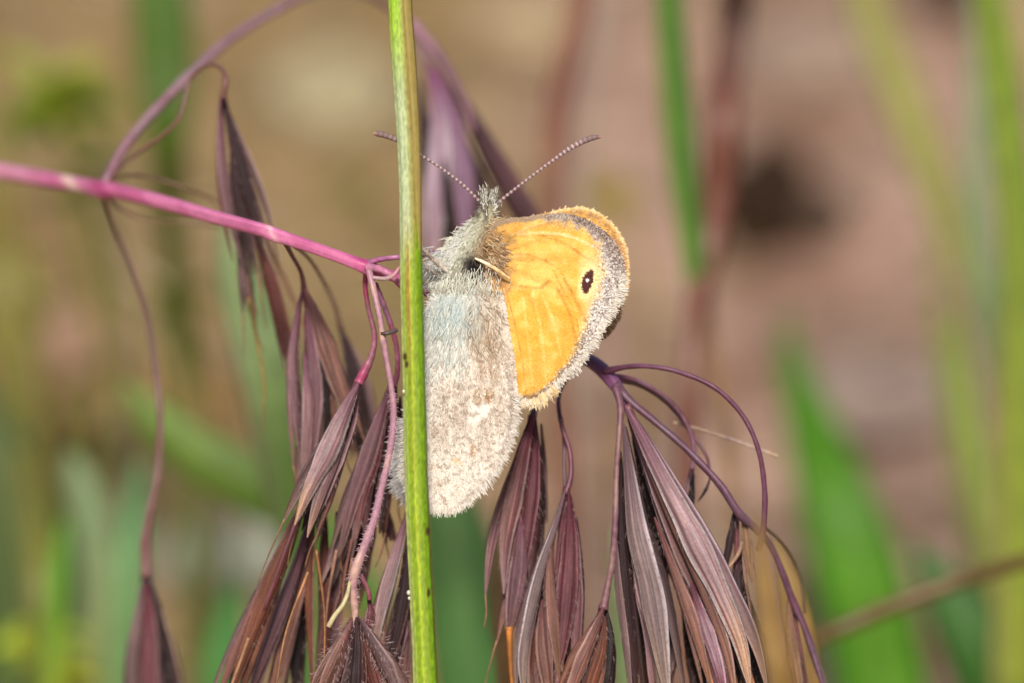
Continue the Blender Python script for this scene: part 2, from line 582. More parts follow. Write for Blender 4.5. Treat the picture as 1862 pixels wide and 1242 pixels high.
stone(345, 735, 95, 60, (182, 142, 92), 'tan brown stone behind the long drooping stalk', 14)
stone(1600, 760, 150, 60, (186, 162, 146), 'wide pinkish stone beyond the tip of the broad green leaf', 15)
stone(1480, 130, 140, 60, (182, 156, 136), 'pinkish tan stone at the top above the dark lump', 16)

# ------------------------------------------------------------------ blurred grasses and herbs behind
def leaf_col(c1, c2, c3=None, seed=0):
    c1, c2 = np.array(c1, float), np.array(c2, float)
    c3 = np.array(c3, float) if c3 is not None else c1

    def f(t, u):
        c = mixc(c1, c2, sstep(0.1, 0.9, t))
        c = mixc(c, c3, sstep(-0.2, -0.9, u))
        c = c * (0.86 + 0.28 * vnoise(u * 12, t * 4, 1, seed))[..., None]
        return mixc(c, np.array([170, 180, 110.0]), 0.25 * np.exp(-(u / 0.07) ** 2))
    return f


def grass_blade(pts, colf, label, name='grass_shoot', cat='grass blade', group='blurred grass blades', ground=True, lean=(0, 0), bulge=0.22, roll=0.0, n=60, mat=None, seed=0):
    if pts[0][1] < 0:      # run on well above the frame to a tip
        (a0, b0, d0, w0), (a1, b1, d1, w1) = pts[0], pts[1]
        k = 600.0 / max(b1 - b0, 1)
        pts = [(a0 - (a1 - a0) * k, b0 - 600, d0, 5)] + list(pts)
    pts = [(a, b, d * (1.05 if d > 3 else 1.6 if d < 0 else 1), w) for (a, b, d, w) in pts]
    V, t, u, q, F, C = blade_geo(pts, 0, n=n, m=13, bulge=bulge, roll=roll, ground=ground, lean=lean, seed=seed)
    b = C[-1] if ground else C[0]
    o = mesh(name, V, F, None, mat or M_leaf, lin(np.clip(colf(t, u), 0, 255)), base=b)
    return tag(o, label, cat, group)


def grass_stem(pts, cf, label, ground=True, lean=(0, 0), name='grass_culm', group='blurred grass stems', n=50, m=14):
    if pts[0][1] < 0:      # run on well above the frame to a tip
        (a0, b0, d0, w0), (a1, b1, d1, w1) = pts[0], pts[1]
        k = 600.0 / max(b1 - b0, 1)
        pts = [(a0 - (a1 - a0) * k, b0 - 600, d0, 5)] + list(pts)
    pts = [(a, b, d * 1.05, w) for (a, b, d, w) in pts]
    o = tube(name, pts, M_green, cf, n=n, m=m, ground=ground, lean=lean)
    return tag(o, label, 'grass stem', group)


G1, G2 = (74, 122, 26), (92, 140, 40)
grass_blade([(285, -160, 11, 40), (292, -20, 11, 100), (300, 120, 11, 108), (305, 260, 11, 70), (310, 420, 11.5, 48), (330, 640, 12, 40), (350, 900, 12, 40), (365, 1300, 12, 40)],
            leaf_col((56, 96, 8), (84, 82, 22), (70, 100, 16), 1), 'blurred deep green blade hanging behind the arching branch, top left', lean=(0.05, 0.1))
grass_blade([(1205, -200, 6.8, 44), (1215, 0, 6.8, 50), (1226, 140, 6.8, 56), (1240, 300, 6.8, 56), (1258, 440, 6.8, 46), (1266, 560, 6.8, 36), (1262, 700, 6.8, 14), (1258, 900, 6.8, 10), (1256, 1300, 6.8, 10)],
            leaf_col((56, 104, 8), (62, 98, 16), (112, 132, 48), 2), 'green blade narrowing downward beside a dark red stem, right of the wing', lean=(0.02, 0.05))
grass_blade([(1428, 560, 12.5, 4), (1438, 650, 12.5, 44), (1470, 760, 12.3, 86), (1510, 880, 12, 130), (1548, 1000, 11.8, 160), (1580, 1120, 11.5, 172), (1610, 1260, 11, 170), (1650, 1420, 10.5, 150)],
            leaf_col((70, 128, 8), (76, 118, 26), (74, 128, 18), 3), 'broad bright green leaf rising to a point, lower right', lean=(0.05, 0.15))
grass_blade([(1545, -150, 12, 66), (1580, 10, 12, 72), (1640, 170, 12, 76), (1690, 300, 12, 74), (1735, 430, 12, 62), (1790, 600, 12, 50), (1820, 760, 12, 44), (1850, 1300, 12, 40)],
            leaf_col((150, 142, 78), (128, 136, 62), (146, 146, 84), 4), 'olive blade leaning diagonally across the upper right', lean=(0.05, 0.1))
grass_blade([(1778, -150, 10, 34), (1782, 100, 10, 40), (1778, 330, 10, 48), (1795, 520, 10, 46), (1815, 700, 10, 36), (1825, 1000, 10, 30), (1830, 1300, 10, 30)],
            leaf_col((150, 158, 118), (120, 158, 100), (150, 160, 130), 5), 'pale grey green blade just inside the right edge', lean=(0.05, 0.1))
grass_blade([(1780, -150, 6.5, 36), (1800, 30, 6.5, 50), (1828, 200, 6.5, 62), (1850, 400, 6.5, 66), (1858, 640, 6.5, 70), (1856, 900, 6.5, 66), (1850, 1300, 6.5, 60)],
            leaf_col((104, 134, 18), (122, 134, 30), (136, 146, 50), 6), 'yellow green blade running along the right edge of the picture', lean=(0.0, 0.1))
grass_blade([(1735, 560, 9, 8), (1745, 660, 9, 38), (1762, 780, 9, 52), (1786, 900, 9, 50), (1808, 1050, 9, 44), (1830, 1300, 9, 40)],
            leaf_col((128, 146, 60), (150, 150, 84), (140, 150, 74), 7), 'faint yellow green leaf tip below the right edge stems', lean=(0.0, 0.1))
grass_blade([(1840, 1380, 8.5, 150), (1790, 1200, 8.4, 130), (1730, 1090, 8.4, 100), (1690, 1030, 8.4, 50), (1660, 980, 8.4, 4)][::-1],
            leaf_col((48, 92, 30), (56, 100, 26), None, 8), 'dark green leaf under the brown diagonal stem, bottom right corner')
grass_stem([(2050, 950, 4.6, 26), (1900, 1008, 4.8, 27), (1760, 1052, 5.0, 30), (1640, 1095, 5.0, 32), (1530, 1142, 5.0, 32), (1440, 1185, 4.8, 28), (1380, 1230, 3.0, 26), (1320, 1300, 3.0, 24)],
           flat((112, 86, 52), 0.1, 21, (92, 76, 40)), 'brown dead stem slanting across the broad green leaf, bottom right', lean=(-0.1, 0.1))
grass_stem([(1352, -200, 7, 62), (1338, 0, 9, 58), (1318, 180, 7, 62), (1308, 330, 7, 66), (1290, 440, 7, 62), (1268, 540, 6.8, 46), (1256, 660, 6.6, 44), (1252, 800, 6.6, 44), (1250, 1000, 6.6, 42), (1250, 1300, 6.6, 42)],
           flat((126, 92, 76), 0.12, 22, (108, 66, 54)), 'blurred reddish brown stem right of the butterfly', lean=(0, 0.1))
grass_stem([(1068, -200, 9, 40), (1058, 0, 9, 44), (1030, 120, 9, 46), (1012, 230, 9, 44), (1008, 350, 9, 38), (1012, 560, 9, 34), (1030, 900, 9, 34), (1040, 1300, 9, 34)],
           flat((138, 92, 70), 0.12, 23, (118, 74, 60)), 'soft brown stem rising behind the butterfly antenna', lean=(0, 0.1))
grass_stem([(1112, -200, 12, 30), (1100, 0, 12, 34), (1070, 160, 12, 34), (1050, 330, 12, 30), (1040, 800, 12, 30), (1040, 1300, 12, 30)],
           flat((176, 160, 140), 0.1, 24, (150, 128, 116)), 'pale straw stem at the top right of the antenna tip', lean=(0, 0.1))
grass_stem([(1306, 300, 7, 6), (1290, 520, 7, 16), (1296, 640, 7, 22), (1318, 760, 7, 24), (1330, 900, 7, 24), (1345, 1300, 5.4, 30)],
           flat((140, 108, 72), 0.1, 25, (128, 100, 72)), 'tan dry stem behind the purple arching stalks on the right', lean=(0.02, 0.1))
grass_blade([(408, 400, 5.5, 20), (430, 490, 5.5, 80), (462, 580, 5.5, 112), (495, 690, 5.5, 120), (515, 800, 5.6, 110), (530, 920, 5.8, 84), (545, 1060, 6, 60), (560, 1300, 6, 50)],
            leaf_col((108, 128, 78), (66, 112, 34), (122, 132, 92), 9), 'grey green blade behind the two brown spikelets left of the stem', lean=(0.05, 0.1))
grass_blade([(225, 700, 8, 20), (290, 770, 8, 76), (370, 830, 8, 96), (450, 876, 8, 104), (530, 925, 8, 100), (610, 1000, 8, 80), (680, 1100, 8, 60), (740, 1300, 8, 50)],
            leaf_col((94, 120, 36), (66, 122, 26), None, 10), 'green blade slanting down behind the drooping stalk, lower left', lean=(0.1, 0.1))
grass_blade([(800, 850, 7, 30), (818, 930, 7, 110), (836, 1040, 7, 140), (848, 1160, 7, 140), (860, 1320, 7, 120)],
            leaf_col((72, 110, 50), (66, 112, 48), None, 11), 'dark green leaf directly below the butterfly wing', lean=(0.0, 0.1))
grass_blade([(1118, 960, 3.5, 8), (1122, 1060, 3.5, 26), (1130, 1160, 3.5, 34), (1136, 1300, 3.5, 30)],
            leaf_col((142, 168, 110), (146, 170, 108), None, 12), 'light green sliver of leaf between the right spikelets', lean=(0.0, 0.1))
grass_blade([(-60, -150, 12, 60), (-40, 100, 12, 70), (-20, 330, 12, 80), (10, 560, 12, 80), (40, 760, 11, 70), (70, 1000, 9, 60), (90, 1300, 9, 60)],
            leaf_col((128, 104, 62), (110, 112, 44), (118, 110, 52), 13), 'straw yellow blade along the left edge of the picture', lean=(0.0, 0.1))
grass_blade([(-70, 640, 10.5, 20), (-30, 780, 10.5, 110), (10, 920, 10.5, 190), (30, 1060, 10.5, 220), (30, 1200, 10.5, 220), (30, 1360, 10.5, 200)],
            leaf_col((66, 82, 28), (58, 82, 20), (72, 84, 30), 14), 'wide dark green leaf filling the bottom left corner', lean=(0.0, 0.1))
grass_blade([(128, 820, 10, 16), (150, 890, 10, 60), (172, 970, 10, 76), (182, 1080, 10, 74), (176, 1200, 10, 70), (170, 1330, 10, 60)],
            leaf_col((116, 138, 96), (132, 130, 72), (118, 140, 102), 15), 'pale mint green leaf tip low in the left corner', lean=(0.0, 0.1))
grass_blade([(256, 840, 9, 12), (250, 900, 9, 40), (242, 990, 9, 54), (232, 1100, 9, 60), (226, 1200, 9, 60), (220, 1330, 9, 56)],
            leaf_col((100, 144, 92), (96, 130, 66), None, 16), 'minty green blade behind the hanging spikelet at lower left', lean=(0.0, 0.1))
grass_blade([(118, 940, 8, 10), (108, 1020, 8, 34), (100, 1110, 8, 40), (96, 1210, 8, 42), (90, 1330, 8, 40)],
            leaf_col((80, 134, 26), (150, 160, 40), None, 17), 'bright green blade in the bottom left corner beside the mint leaf', lean=(0.0, 0.1))
grass_blade([(430, 1040, 9, 10), (420, 1110, 9, 50), (408, 1190, 9, 70), (400, 1330, 9, 70)],
            leaf_col((72, 134, 60), (70, 128, 58), None, 18), 'small green leaf tip at the bottom left of the rusty spikelet', lean=(0.0, 0.1))
grass_blade([(1376, 930, -2.2, 4), (1384, 1000, -2.2, 24), (1392, 1070, -2.2, 40), (1404, 1150, -2.2, 46), (1424, 1250, -2.2, 46), (1450, 1400, -2.1, 40)],
            leaf_col((138, 104, 52), (132, 98, 40), (148, 120, 74), 19), 'ochre dry straw blade in front of the purple stalks, lower right', name='dry_straw', group='dry straw blades', lean=(0.05, 0.0), mat=M_leaf)
grass_blade([(1410, 980, 1.8, 8), (1434, 1060, 1.8, 44), (1452, 1150, 1.8, 62), (1466, 1250, 1.8, 66), (1480, 1400, 1.8, 60)],
            leaf_col((146, 116, 64), (136, 102, 46), (146, 120, 78), 20), 'ochre dry straw blade behind the outermost purple stalk, lower right', name='dry_straw', group='dry straw blades', lean=(0.05, 0.0), mat=M_leaf)
grass_blade([(905, 900, 3, 6), (900, 1000, 3, 26), (906, 1100, 3, 34), (915, 1200, 3, 34), (920, 1330, 3, 30)],
            leaf_col((150, 128, 84), (156, 112, 62), None, 21), 'thin straw blade under the wing beside the dark green leaf', name='dry_straw', group='dry straw blades', lean=(0.0, 0.0), mat=M_leaf)

grass_blade([(1835, -150, 8, 20), (1846, 100, 8, 24), (1838, 400, 8, 28), (1822, 700, 8, 30), (1818, 1000, 8, 28), (1820, 1300, 8, 28)],
            leaf_col((160, 160, 84), (168, 156, 90), (150, 160, 70), 22), 'thin straw green blade between the pale blade and the right edge', lean=(0.0, 0.1))
grass_blade([(1690, 430, 11, 6), (1712, 620, 11, 26), (1742, 820, 11, 34), (1770, 1000, 11, 34), (1790, 1300, 11, 30)],
            leaf_col((120, 134, 50), (140, 144, 70), None, 23), 'soft olive blade below the diagonal blade, right of the broad leaf', lean=(0.0, 0.1))


def herb(px, py, d, spread, nl, c1, c2, label, seed, ll=0.55):
    """a small leafy herb: stalk and separate leaves"""
    rs = np.random.default_rng(seed)
    top = P(px, py - spread * 0.4, d)
    base = np.array([top[0], top[1] + 0.3, -0.1])
    t = thing('leafy_herb', base, label, 'herb', 'blurred leafy herbs')
    q = np.linspace(0, 1, 14)[:, None]
    C = top * (1 - q) + base * q + np.sin(q * 3.1) * np.array([0.3, 0, 0])
    Tn, S, N = frames(C)
    th = np.linspace(0, 2 * math.pi, 8, endpoint=False)
    V = C[:, None, :] + 0.035 * (np.cos(th)[None, :, None] * S[:, None, :] + np.sin(th)[None, :, None] * N[:, None, :])
    mesh('stalk', V, ring_quads(14, 8), None, M_leaf, np.tile(lin(np.array(c1, float)), (14 * 8, 1)), t)
    sc = (DIST + d) / DIST * U
    for i in range(nl):
        a = rs.uniform(0, 2 * math.pi)
        r0 = top + np.array([0, 0, -rs.uniform(0, 1) * spread * sc * 0.9])
        dr = np.array([math.cos(a), 0.6 * math.sin(a), rs.uniform(-0.2, 0.7)])
        L = spread * sc * rs.uniform(0.7, 1.2)
        s = np.linspace(0, 1, 9)
        Cl = r0 + s[:, None] * dr * L + (s**2)[:, None] * np.array([0, 0, -0.35]) * L
        w = L * 0.30 * np.sin(np.clip(s * 1.02 + 0.02, 0, 1) * math.pi) ** 0.8 * ll + 0.01
        Tn = np.gradient(Cl, axis=0); Tn /= np.linalg.norm(Tn, axis=1)[:, None]
        up = np.array([rs.normal(0, 0.3), -0.4, 1.0])
        S = np.cross(Tn, up); S /= np.linalg.norm(S, axis=1)[:, None]
        Nn = np.cross(S, Tn)
        uu = np.linspace(-1, 1, 5)
        Vl = Cl[:, None, :] + w[:, None, None] * (uu[None, :, None] * S[:, None, :] + (0.3 * np.abs(uu))[None, :, None] * Nn[:, None, :])
        k = (np.arange(8)[:, None] * 5 + np.arange(4)[None, :])
        F = np.stack([k, k + 1, k + 6, k + 5], -1).reshape(-1, 4)
        c = lin(np.array(c1, float) * (1 - i / nl) + np.array(c2, float) * i / nl) * rs.uniform(0.8, 1.2)
        mesh('leaf', Vl, F, None, M_leaf, np.tile(c, (45, 1)), t)


herb(85, 190, 13, 130, 22, (134, 140, 30), (96, 120, 16), 'blurred leafy green herb near the top left corner', 31)
herb(150, 330, 14, 70, 10, (100, 126, 70), (110, 132, 80), 'small grey green herb just above the pink stem at left', 32)
herb(1105, 360, 15.5, 75, 12, (170, 150, 40), (150, 138, 40), 'yellow green herb blur just above the orange wing', 33)
herb(85, 1190, 10, 90, 12, (176, 180, 40), (140, 164, 40), 'yellow green herb in the bottom left corner', 34)
herb(30, 520, 13, 90, 14, (150, 146, 54), (132, 134, 44), 'olive yellow herb blur at the left edge below the pink stem', 36)
herb(330, 560, 13, 90, 14, (96, 94, 26), (88, 92, 20), 'dark olive herb blur beside the long drooping stalk', 37)
herb(640, 360, 16, 60, 9, (140, 130, 76), (130, 124, 66), 'olive herb blur left of the green stem', 35)

# ------------------------------------------------------------------ the brome panicle
pan = thing('brome_panicle', P(0, 312, 1.3), 'drooping purple grass panicle with pink stem and hanging spikelets', 'grass panicle')

PINK, PINK2, PURP = (206, 112, 158), (178, 70, 120), (118, 72, 100)


def rachis_col(t, u, fr, px, py):
    c = np.array([196, 112, 150.0]) * np.ones(t.shape + (1,))
    c = mixc(c, np.array([166, 72, 116.0]), sstep(0.0, -0.9, u) * 0.0 + sstep(0.3, 0.8, vnoise(px, py, 26, 40)) * 0.6)
    c = mixc(c, np.array([150, 48, 96.0]), np.exp(-((px - 195) / 16) ** 2) * 0.7 + np.exp(-((px - 665) / 14) ** 2) * 0.6)
    c = mixc(c, np.array([226, 206, 180.0]), np.exp(-((px - 138) / 14) ** 2) * 0.8 + np.exp(-((px - 500) / 6) ** 2) * 0.5)
    c = mixc(c, np.array([196, 150, 160.0]), sstep(140, 20, px) * 0.6)
    c = mixc(c, np.array([110, 66, 100.0]), sstep(860, 1040, px))
    st = vnoise(u * 30, t * 60, 3, 41)
    return c * (0.88 + 0.24 * st)[..., None]


tube('rachis', [(-900, 170, 4.5, 34), (-500, 240, 3.2, 32), (-160, 292, 1.9, 30), (0, 312, 1.5, 30), (80, 326, 1.25, 30), (150, 338, 1.1, 28), (186, 345, 1.0, 34), (215, 349, 0.95, 28), (300, 370, 0.75, 27), (400, 398, 0.5, 25), (480, 420, 0.3, 25), (500, 428, 0.28, 27), (520, 434, 0.25, 24), (590, 458, 0.12, 22), (650, 480, 0.05, 24), (668, 487, 0.05, 28), (690, 494, 0.06, 22), (735, 510, 0.12, 20), (785, 532, 0.25, 24), (860, 560, 0.7, 22), (960, 600, 0.9, 20), (1050, 645, 0.75, 22), (1085, 665, 0.6, 26), (1112, 692, 0.5, 26), (1132, 722, 0.45, 18), (1145, 760, 0.45, 8)],
     M_stalk, rachis_col, pan, n=420, m=20, bump=lambda t, th: 1 + 0.05 * np.cos(th * 5))


def branch(pts, c, c2=None, seed=1, parent=pan, n=70, m=10, name='branch', fuzz=None):
    g = sum(c) / 3
    c = tuple((g + (x - g) * 0.75) * 0.86 for x in c)
    c2 = tuple(x * 0.86 for x in c2) if c2 is not None else None
    return tube(name, pts, M_stalk, flat(c, 0.2, seed, c2), parent, n=n, m=m, bump=lambda t, th: 1 + 0.07 * np.cos(th * 3 + t * 8) + 0.05 * np.sin(t * 70))


# branches of the first node
branch([(190, 335, 1.0, 20), (215, 285, 1.2, 19), (240, 248, 1.35, 19), (300, 182, 1.7, 19), (350, 132, 2.0, 19), (420, 70, 2.5, 18), (500, 20, 3.0, 17), (570, -14, 3.4, 16), (650, -16, 3.8, 14), (705, 10, 4.1, 13), (745, 45, 4.2, 14), (772, 100, 4.2, 16), (785, 135, 4.2, 18)], (158, 116, 128), (148, 106, 118), 51, n=120)
branch([(195, 335, 1.0, 7), (215, 308, 1.0, 7), (245, 282, 1.05, 7), (292, 250, 1.1, 7), (325, 214, 1.15, 7), (336, 178, 1.2, 7), (344, 146, 1.25, 6), (362, 126, 1.25, 6), (386, 117, 1.2, 7), (404, 126, 1.1, 8), (410, 146, 1.0, 11), (405, 178, 1.0, 14)], (122, 80, 70), (136, 92, 82), 52, n=110)
branch([(192, 332, 1.0, 7), (230, 319, 1.2, 7), (280, 324, 1.4, 7), (340, 344, 1.6, 7), (392, 366, 1.8, 7), (425, 400, 1.8, 7), (440, 450, 1.7, 8)], (128, 92, 62), (112, 80, 56), 53)
branch([(192, 352, 1.0, 6), (212, 374, 1.3, 6), (240, 390, 1.4, 6), (280, 401, 1.5, 6), (330, 404, 1.6, 6), (400, 412, 1.8, 6)], (140, 108, 66), (120, 84, 70), 54)
branch([(186, 352, 1.0, 10), (205, 408, 1.3, 9), (240, 490, 1.5, 9), (266, 570, 1.6, 10), (284, 680, 1.65, 11), (291, 760, 1.65, 12), (288, 850, 1.65, 14), (274, 920, 1.6, 16), (264, 980, 1.6, 20), (266, 1050, 1.6, 24)], (140, 96, 90), (122, 80, 76), 55, n=110)
# branches further along
branch([(515, 436, 0.25, 10), (532, 466, 0.5, 8), (546, 492, 0.7, 8), (551, 515, 0.8, 10), (552, 532, 0.85, 12)], (124, 72, 84), (110, 60, 66), 56)
branch([(520, 438, 0.3, 7), (560, 468, 0.9, 7), (590, 515, 1.4, 7), (610, 560, 1.6, 8), (619, 595, 1.7, 10)], (150, 112, 96), (130, 96, 84), 57)
branch([(660, 482, 0.05, 14), (690, 472, 0.02, 10), (728, 467, 0.0, 9), (770, 464, 0.3, 9), (830, 452, 0.8, 8)], (198, 116, 164), (170, 84, 130), 58)
branch([(668, 486, 0.02, 16), (696, 492, -0.05, 14), (716, 506, -0.06, 12), (735, 526, 0.0, 11), (752, 560, 0.2, 9), (760, 620, 0.4, 9)], (188, 70, 116), (206, 130, 160), 59)
branch([(680, 505, -0.08, 7), (700, 507, -0.14, 8), (716, 500, -0.16, 8), (727, 486, -0.15, 7)], (220, 178, 176), (206, 140, 150), 60)
branch([(665, 490, 0.1, 10), (664, 520, 0.15, 9), (670, 560, 0.18, 9), (681, 610, 0.18, 10), (676, 645, 0.18, 12), (664, 672, 0.18, 17), (652, 697, 0.18, 20)], (168, 92, 112), (180, 74, 112), 61)
tw = branch([(670, 490, -0.05, 12), (680, 530, -0.08, 12), (690, 575, -0.1, 11), (697, 620, -0.1, 12), (705, 665, -0.1, 11), (712, 705, -0.1, 11), (716, 750, -0.1, 12), (713, 795, -0.1, 12), (704, 845, -0.1, 12), (692, 895, -0.1, 13), (680, 945, -0.1, 14), (660, 1000, -0.1, 16), (645, 1040, -0.1, 18), (641, 1070, -0.08, 17), (645, 1110, -0.05, 14), (645, 1140, -0.03, 12)], (196, 130, 152), (218, 176, 160), 62, n=150)
branch([(682, 515, 0.15, 9), (700, 560, 0.2, 10), (714, 600, 0.25, 10), (722, 640, 0.3, 9), (722, 680, 0.35, 10), (716, 700, 0.4, 14)], (184, 108, 150), (160, 84, 110), 63)
branch([(693, 606, -0.12, 5), (704, 606, -0.13, 8), (722, 600, -0.1, 7)], (104, 84, 84), (90, 70, 66), 64, n=16)
branch([(636, 1058, -0.1, 6), (632, 1080, -0.14, 8), (622, 1102, -0.16, 8), (608, 1120, -0.17, 9), (597, 1140, -0.17, 10)], (204, 176, 124), (216, 206, 150), 65, n=30)
branch([(655, 1045, -0.05, 9), (668, 1070, -0.02, 8), (672, 1090, 0, 10)], (170, 90, 110), (150, 60, 80), 66, n=20)
# right-hand branches
branch([(1100, 676, 0.5, 13), (1135, 668, 0.4, 10), (1175, 666, 0.3, 9), (1230, 675, 0.25, 9), (1300, 705, 0.2, 9), (1350, 755, 0.2, 9), (1378, 815, 0.2, 9), (1390, 890, 0.25, 10), (1388, 960, 0.3, 11), (1380, 1000, 0.4, 10)], (126, 68, 96), (104, 58, 80), 67, n=110)
branch([(1105, 684, 0.5, 13), (1150, 690, 0.55, 10), (1195, 712, 0.6, 9), (1232, 745, 0.6, 9), (1254, 782, 0.6, 9), (1262, 820, 0.6, 8), (1258, 855, 0.6, 9)], (136, 84, 104), (116, 70, 84), 68, n=80)
branch([(1110, 688, 0.5, 12), (1165, 702, 0.62, 7), (1215, 735, 0.65, 7), (1255, 785, 0.65, 7), (1285, 830, 0.65, 6), (1292, 870, 0.65, 5)], (130, 92, 96), (116, 76, 84), 69, n=70)
branch([(1118, 700, 0.45, 17), (1150, 733, 0.4, 14), (1190, 766, 0.38, 13), (1250, 818, 0.35, 13), (1310, 882, 0.32, 14), (1345, 934, 0.32, 16), (1378, 965, 0.4, 14), (1402, 995, 0.5, 12), (1424, 1045, 0.55, 12), (1440, 1090, 0.6, 14), (1462, 1140, 0.6, 12), (1484, 1205, 0.6, 10), (1505, 1280, 0.6, 8)], (116, 76, 96), (104, 62, 82), 70, n=130)
branch([(1388, 958, 0.5, 7), (1415, 980, 0.6, 6), (1440, 1014, 0.7, 6), (1456, 1055, 0.75, 6), (1464, 1115, 0.75, 5)], (112, 92, 60), (96, 76, 56), 71)
branch([(1225, 768, 0.7, 6), (1290, 786, 0.75, 6), (1350, 806, 0.8, 6), (1400, 824, 0.8, 6), (1414, 830, 0.8, 8)], (176, 140, 128), (196, 166, 136), 72)
branch([(1120, 705, 0.4, 16), (1128, 740, 0.35, 13), (1126, 790, 0.3, 11), (1121, 860, 0.28, 10), (1119, 940, 0.25, 11), (1113, 1020, 0.25, 12), (1104, 1070, 0.25, 12), (1097, 1108, 0.25, 18)], (160, 112, 104), (118, 74, 92), 73, n=100)
branch([(1065, 655, 0.8, 9), (1030, 690, 0.75, 8), (1016, 725, 0.6, 8), (1022, 775, 0.5, 9), (1036, 820, 0.45, 9), (1038, 865, 0.42, 10), (1028, 900, 0.4, 14)], (126, 66, 84), (110, 54, 70), 74, n=70)
branch([(1020, 760, 0.5, 7), (1026, 800, 0.55, 7), (1026, 850, 0.5, 7), (1028, 890, 0.45, 8)], (142, 96, 110), None, 75, n=30)
branch([(1050, 648, 0.8, 8), (1000, 690, 0.9, 8), (975, 730, 0.7, 10), (968, 765, 0.55, 16)], (126, 60, 80), None, 76, n=40)

# ---- spikelets: each is its own axis with bracts and awns under it
DKM = [(74, 32, 38), (62, 36, 40), (84, 52, 48), (44, 20, 26), (126, 98, 96)]
BLK_GAP = [(40, 24, 26), (44, 30, 32), (60, 40, 38), (28, 16, 20), (66, 48, 48)]  # near-black bracts, mostly painting the shade in gaps between the others
MAU = [(150, 84, 116), (158, 122, 138), (160, 122, 112), (110, 66, 88), (206, 190, 200)]
PAL = [(150, 92, 130), (188, 152, 160), (196, 166, 146), (146, 100, 122), (216, 208, 220)]
TAN = [(140, 80, 84), (172, 128, 112), (186, 134, 92), (116, 72, 72), (200, 178, 172)]
RUS = [(136, 76, 56), (160, 92, 56), (158, 98, 60), (110, 58, 40), (176, 150, 146)]
RED = [(120, 52, 44), (128, 60, 46), (120, 70, 56), (90, 36, 32), (150, 110, 104)]
GRY = [(122, 92, 104), (150, 126, 128), (158, 138, 124), (104, 78, 88), (190, 178, 182)]
MAG = [(122, 34, 60), (150, 84, 100), (164, 120, 116), (104, 34, 54), (190, 166, 172)]
STR = [(170, 134, 90), (190, 158, 110), (186, 150, 96), (150, 112, 76), (206, 184, 150)]



def dusky(pal, sat=0.82, val=0.66):
    out = []
    for c in pal:
        c = np.array(c, float)
        g = c.mean()
        out.append((g + (c - g) * sat) * val * np.array([1.05, 0.93, 0.90]))
    return out


DKM, BLK_GAP, MAU, PAL, TAN, RUS, RED, GRY, MAG, STR = [dusky(p) for p in (DKM, BLK_GAP, MAU, PAL, TAN, RUS, RED, GRY, MAG, STR)]
BLK_GAP = dusky(BLK_GAP, 1.0, 0.8)
PALB = [np.array(c, float) for c in ((112, 72, 86), (146, 118, 118), (168, 130, 100), (96, 66, 74), (186, 182, 194))]
GRYB = [np.array(c, float) for c in ((92, 68, 74), (116, 98, 96), (132, 112, 96), (72, 54, 58), (164, 156, 160))]
_sd = [100]


def spikelet(axis, d, bracts, awns=(), label=None):
    a = tube('spikelet', [(x, y, d + 0.06, w) for (x, y, w) in axis], M_stalk, flat((112, 62, 70), 0.2, _sd[0]), pan, n=30, m=8)
    if label:
        a['label'] = label
    for i, b in enumerate(bracts):
        pts, W, pal, dd = b[:4]
        kw = b[4] if len(b) > 4 else {}
        _sd[0] += 7
        if isinstance(pal[0], tuple) and len(pal) == 5:
            pal = dusky(pal)
        lemma('glume' if i < 2 else 'lemma', pts, W, pal, a, _sd[0], d + dd, **kw)
    Rt, Dr = [], []
    rs = np.random.default_rng(_sd[0])
    for b in bracts:
        pts, W, pal, dd = b[:4]
        q = spline([(p[0], p[1]) for p in pts], 60)
        tn = np.gradient(q, axis=0); tn /= np.linalg.norm(tn, axis=1)[:, None]
        nr = np.stack([-tn[:, 1], tn[:, 0]], 1)
        k = rs.integers(4, 56, int(W * 1.1)); sd_ = rs.choice([-1, 1], len(k))
        wv = W * 0.30 * wprof(k / 59.0, 0.4, b=1.9)
        p0 = q[k] + nr[k] * (sd_ * wv * rs.uniform(0.6, 1.0, len(k)))[:, None]
        p1 = p0 + nr[k] * sd_[:, None] * rs.uniform(0.1, 0.9, (len(k), 1)) + tn[k] + rs.normal(0, 0.15, (len(k), 2))
        z = d + dd - W * 0.05 * U
        A = P(p0[:, 0], p0[:, 1], z); Rt.append(A); Dr.append(P(p1[:, 0], p1[:, 1], z - 0.001) - A)
    Rt, Dr = np.vstack(Rt), np.vstack(Dr); nh = len(Rt)
    hairs('down', Rt, Dr, rs.uniform(5, 13, nh) * U, 0.7 * U, lin(np.tile(np.array([146, 126, 122.0]), (nh, 1))) * rs.uniform(0.6, 1.1, (nh, 1)), M_hair, a, curl=0.15)
    for (pts, w, c) in awns:
        _sd[0] += 3
        tube('awn', [(x, y, d + (z[0] if z else 0), w * (1 - 0.7 * k / (len(pts) - 1))) for k, (x, y, *z) in enumerate(pts)], M_stalk, flat(c, 0.2, _sd[0]), a, n=36, m=6)
    return a


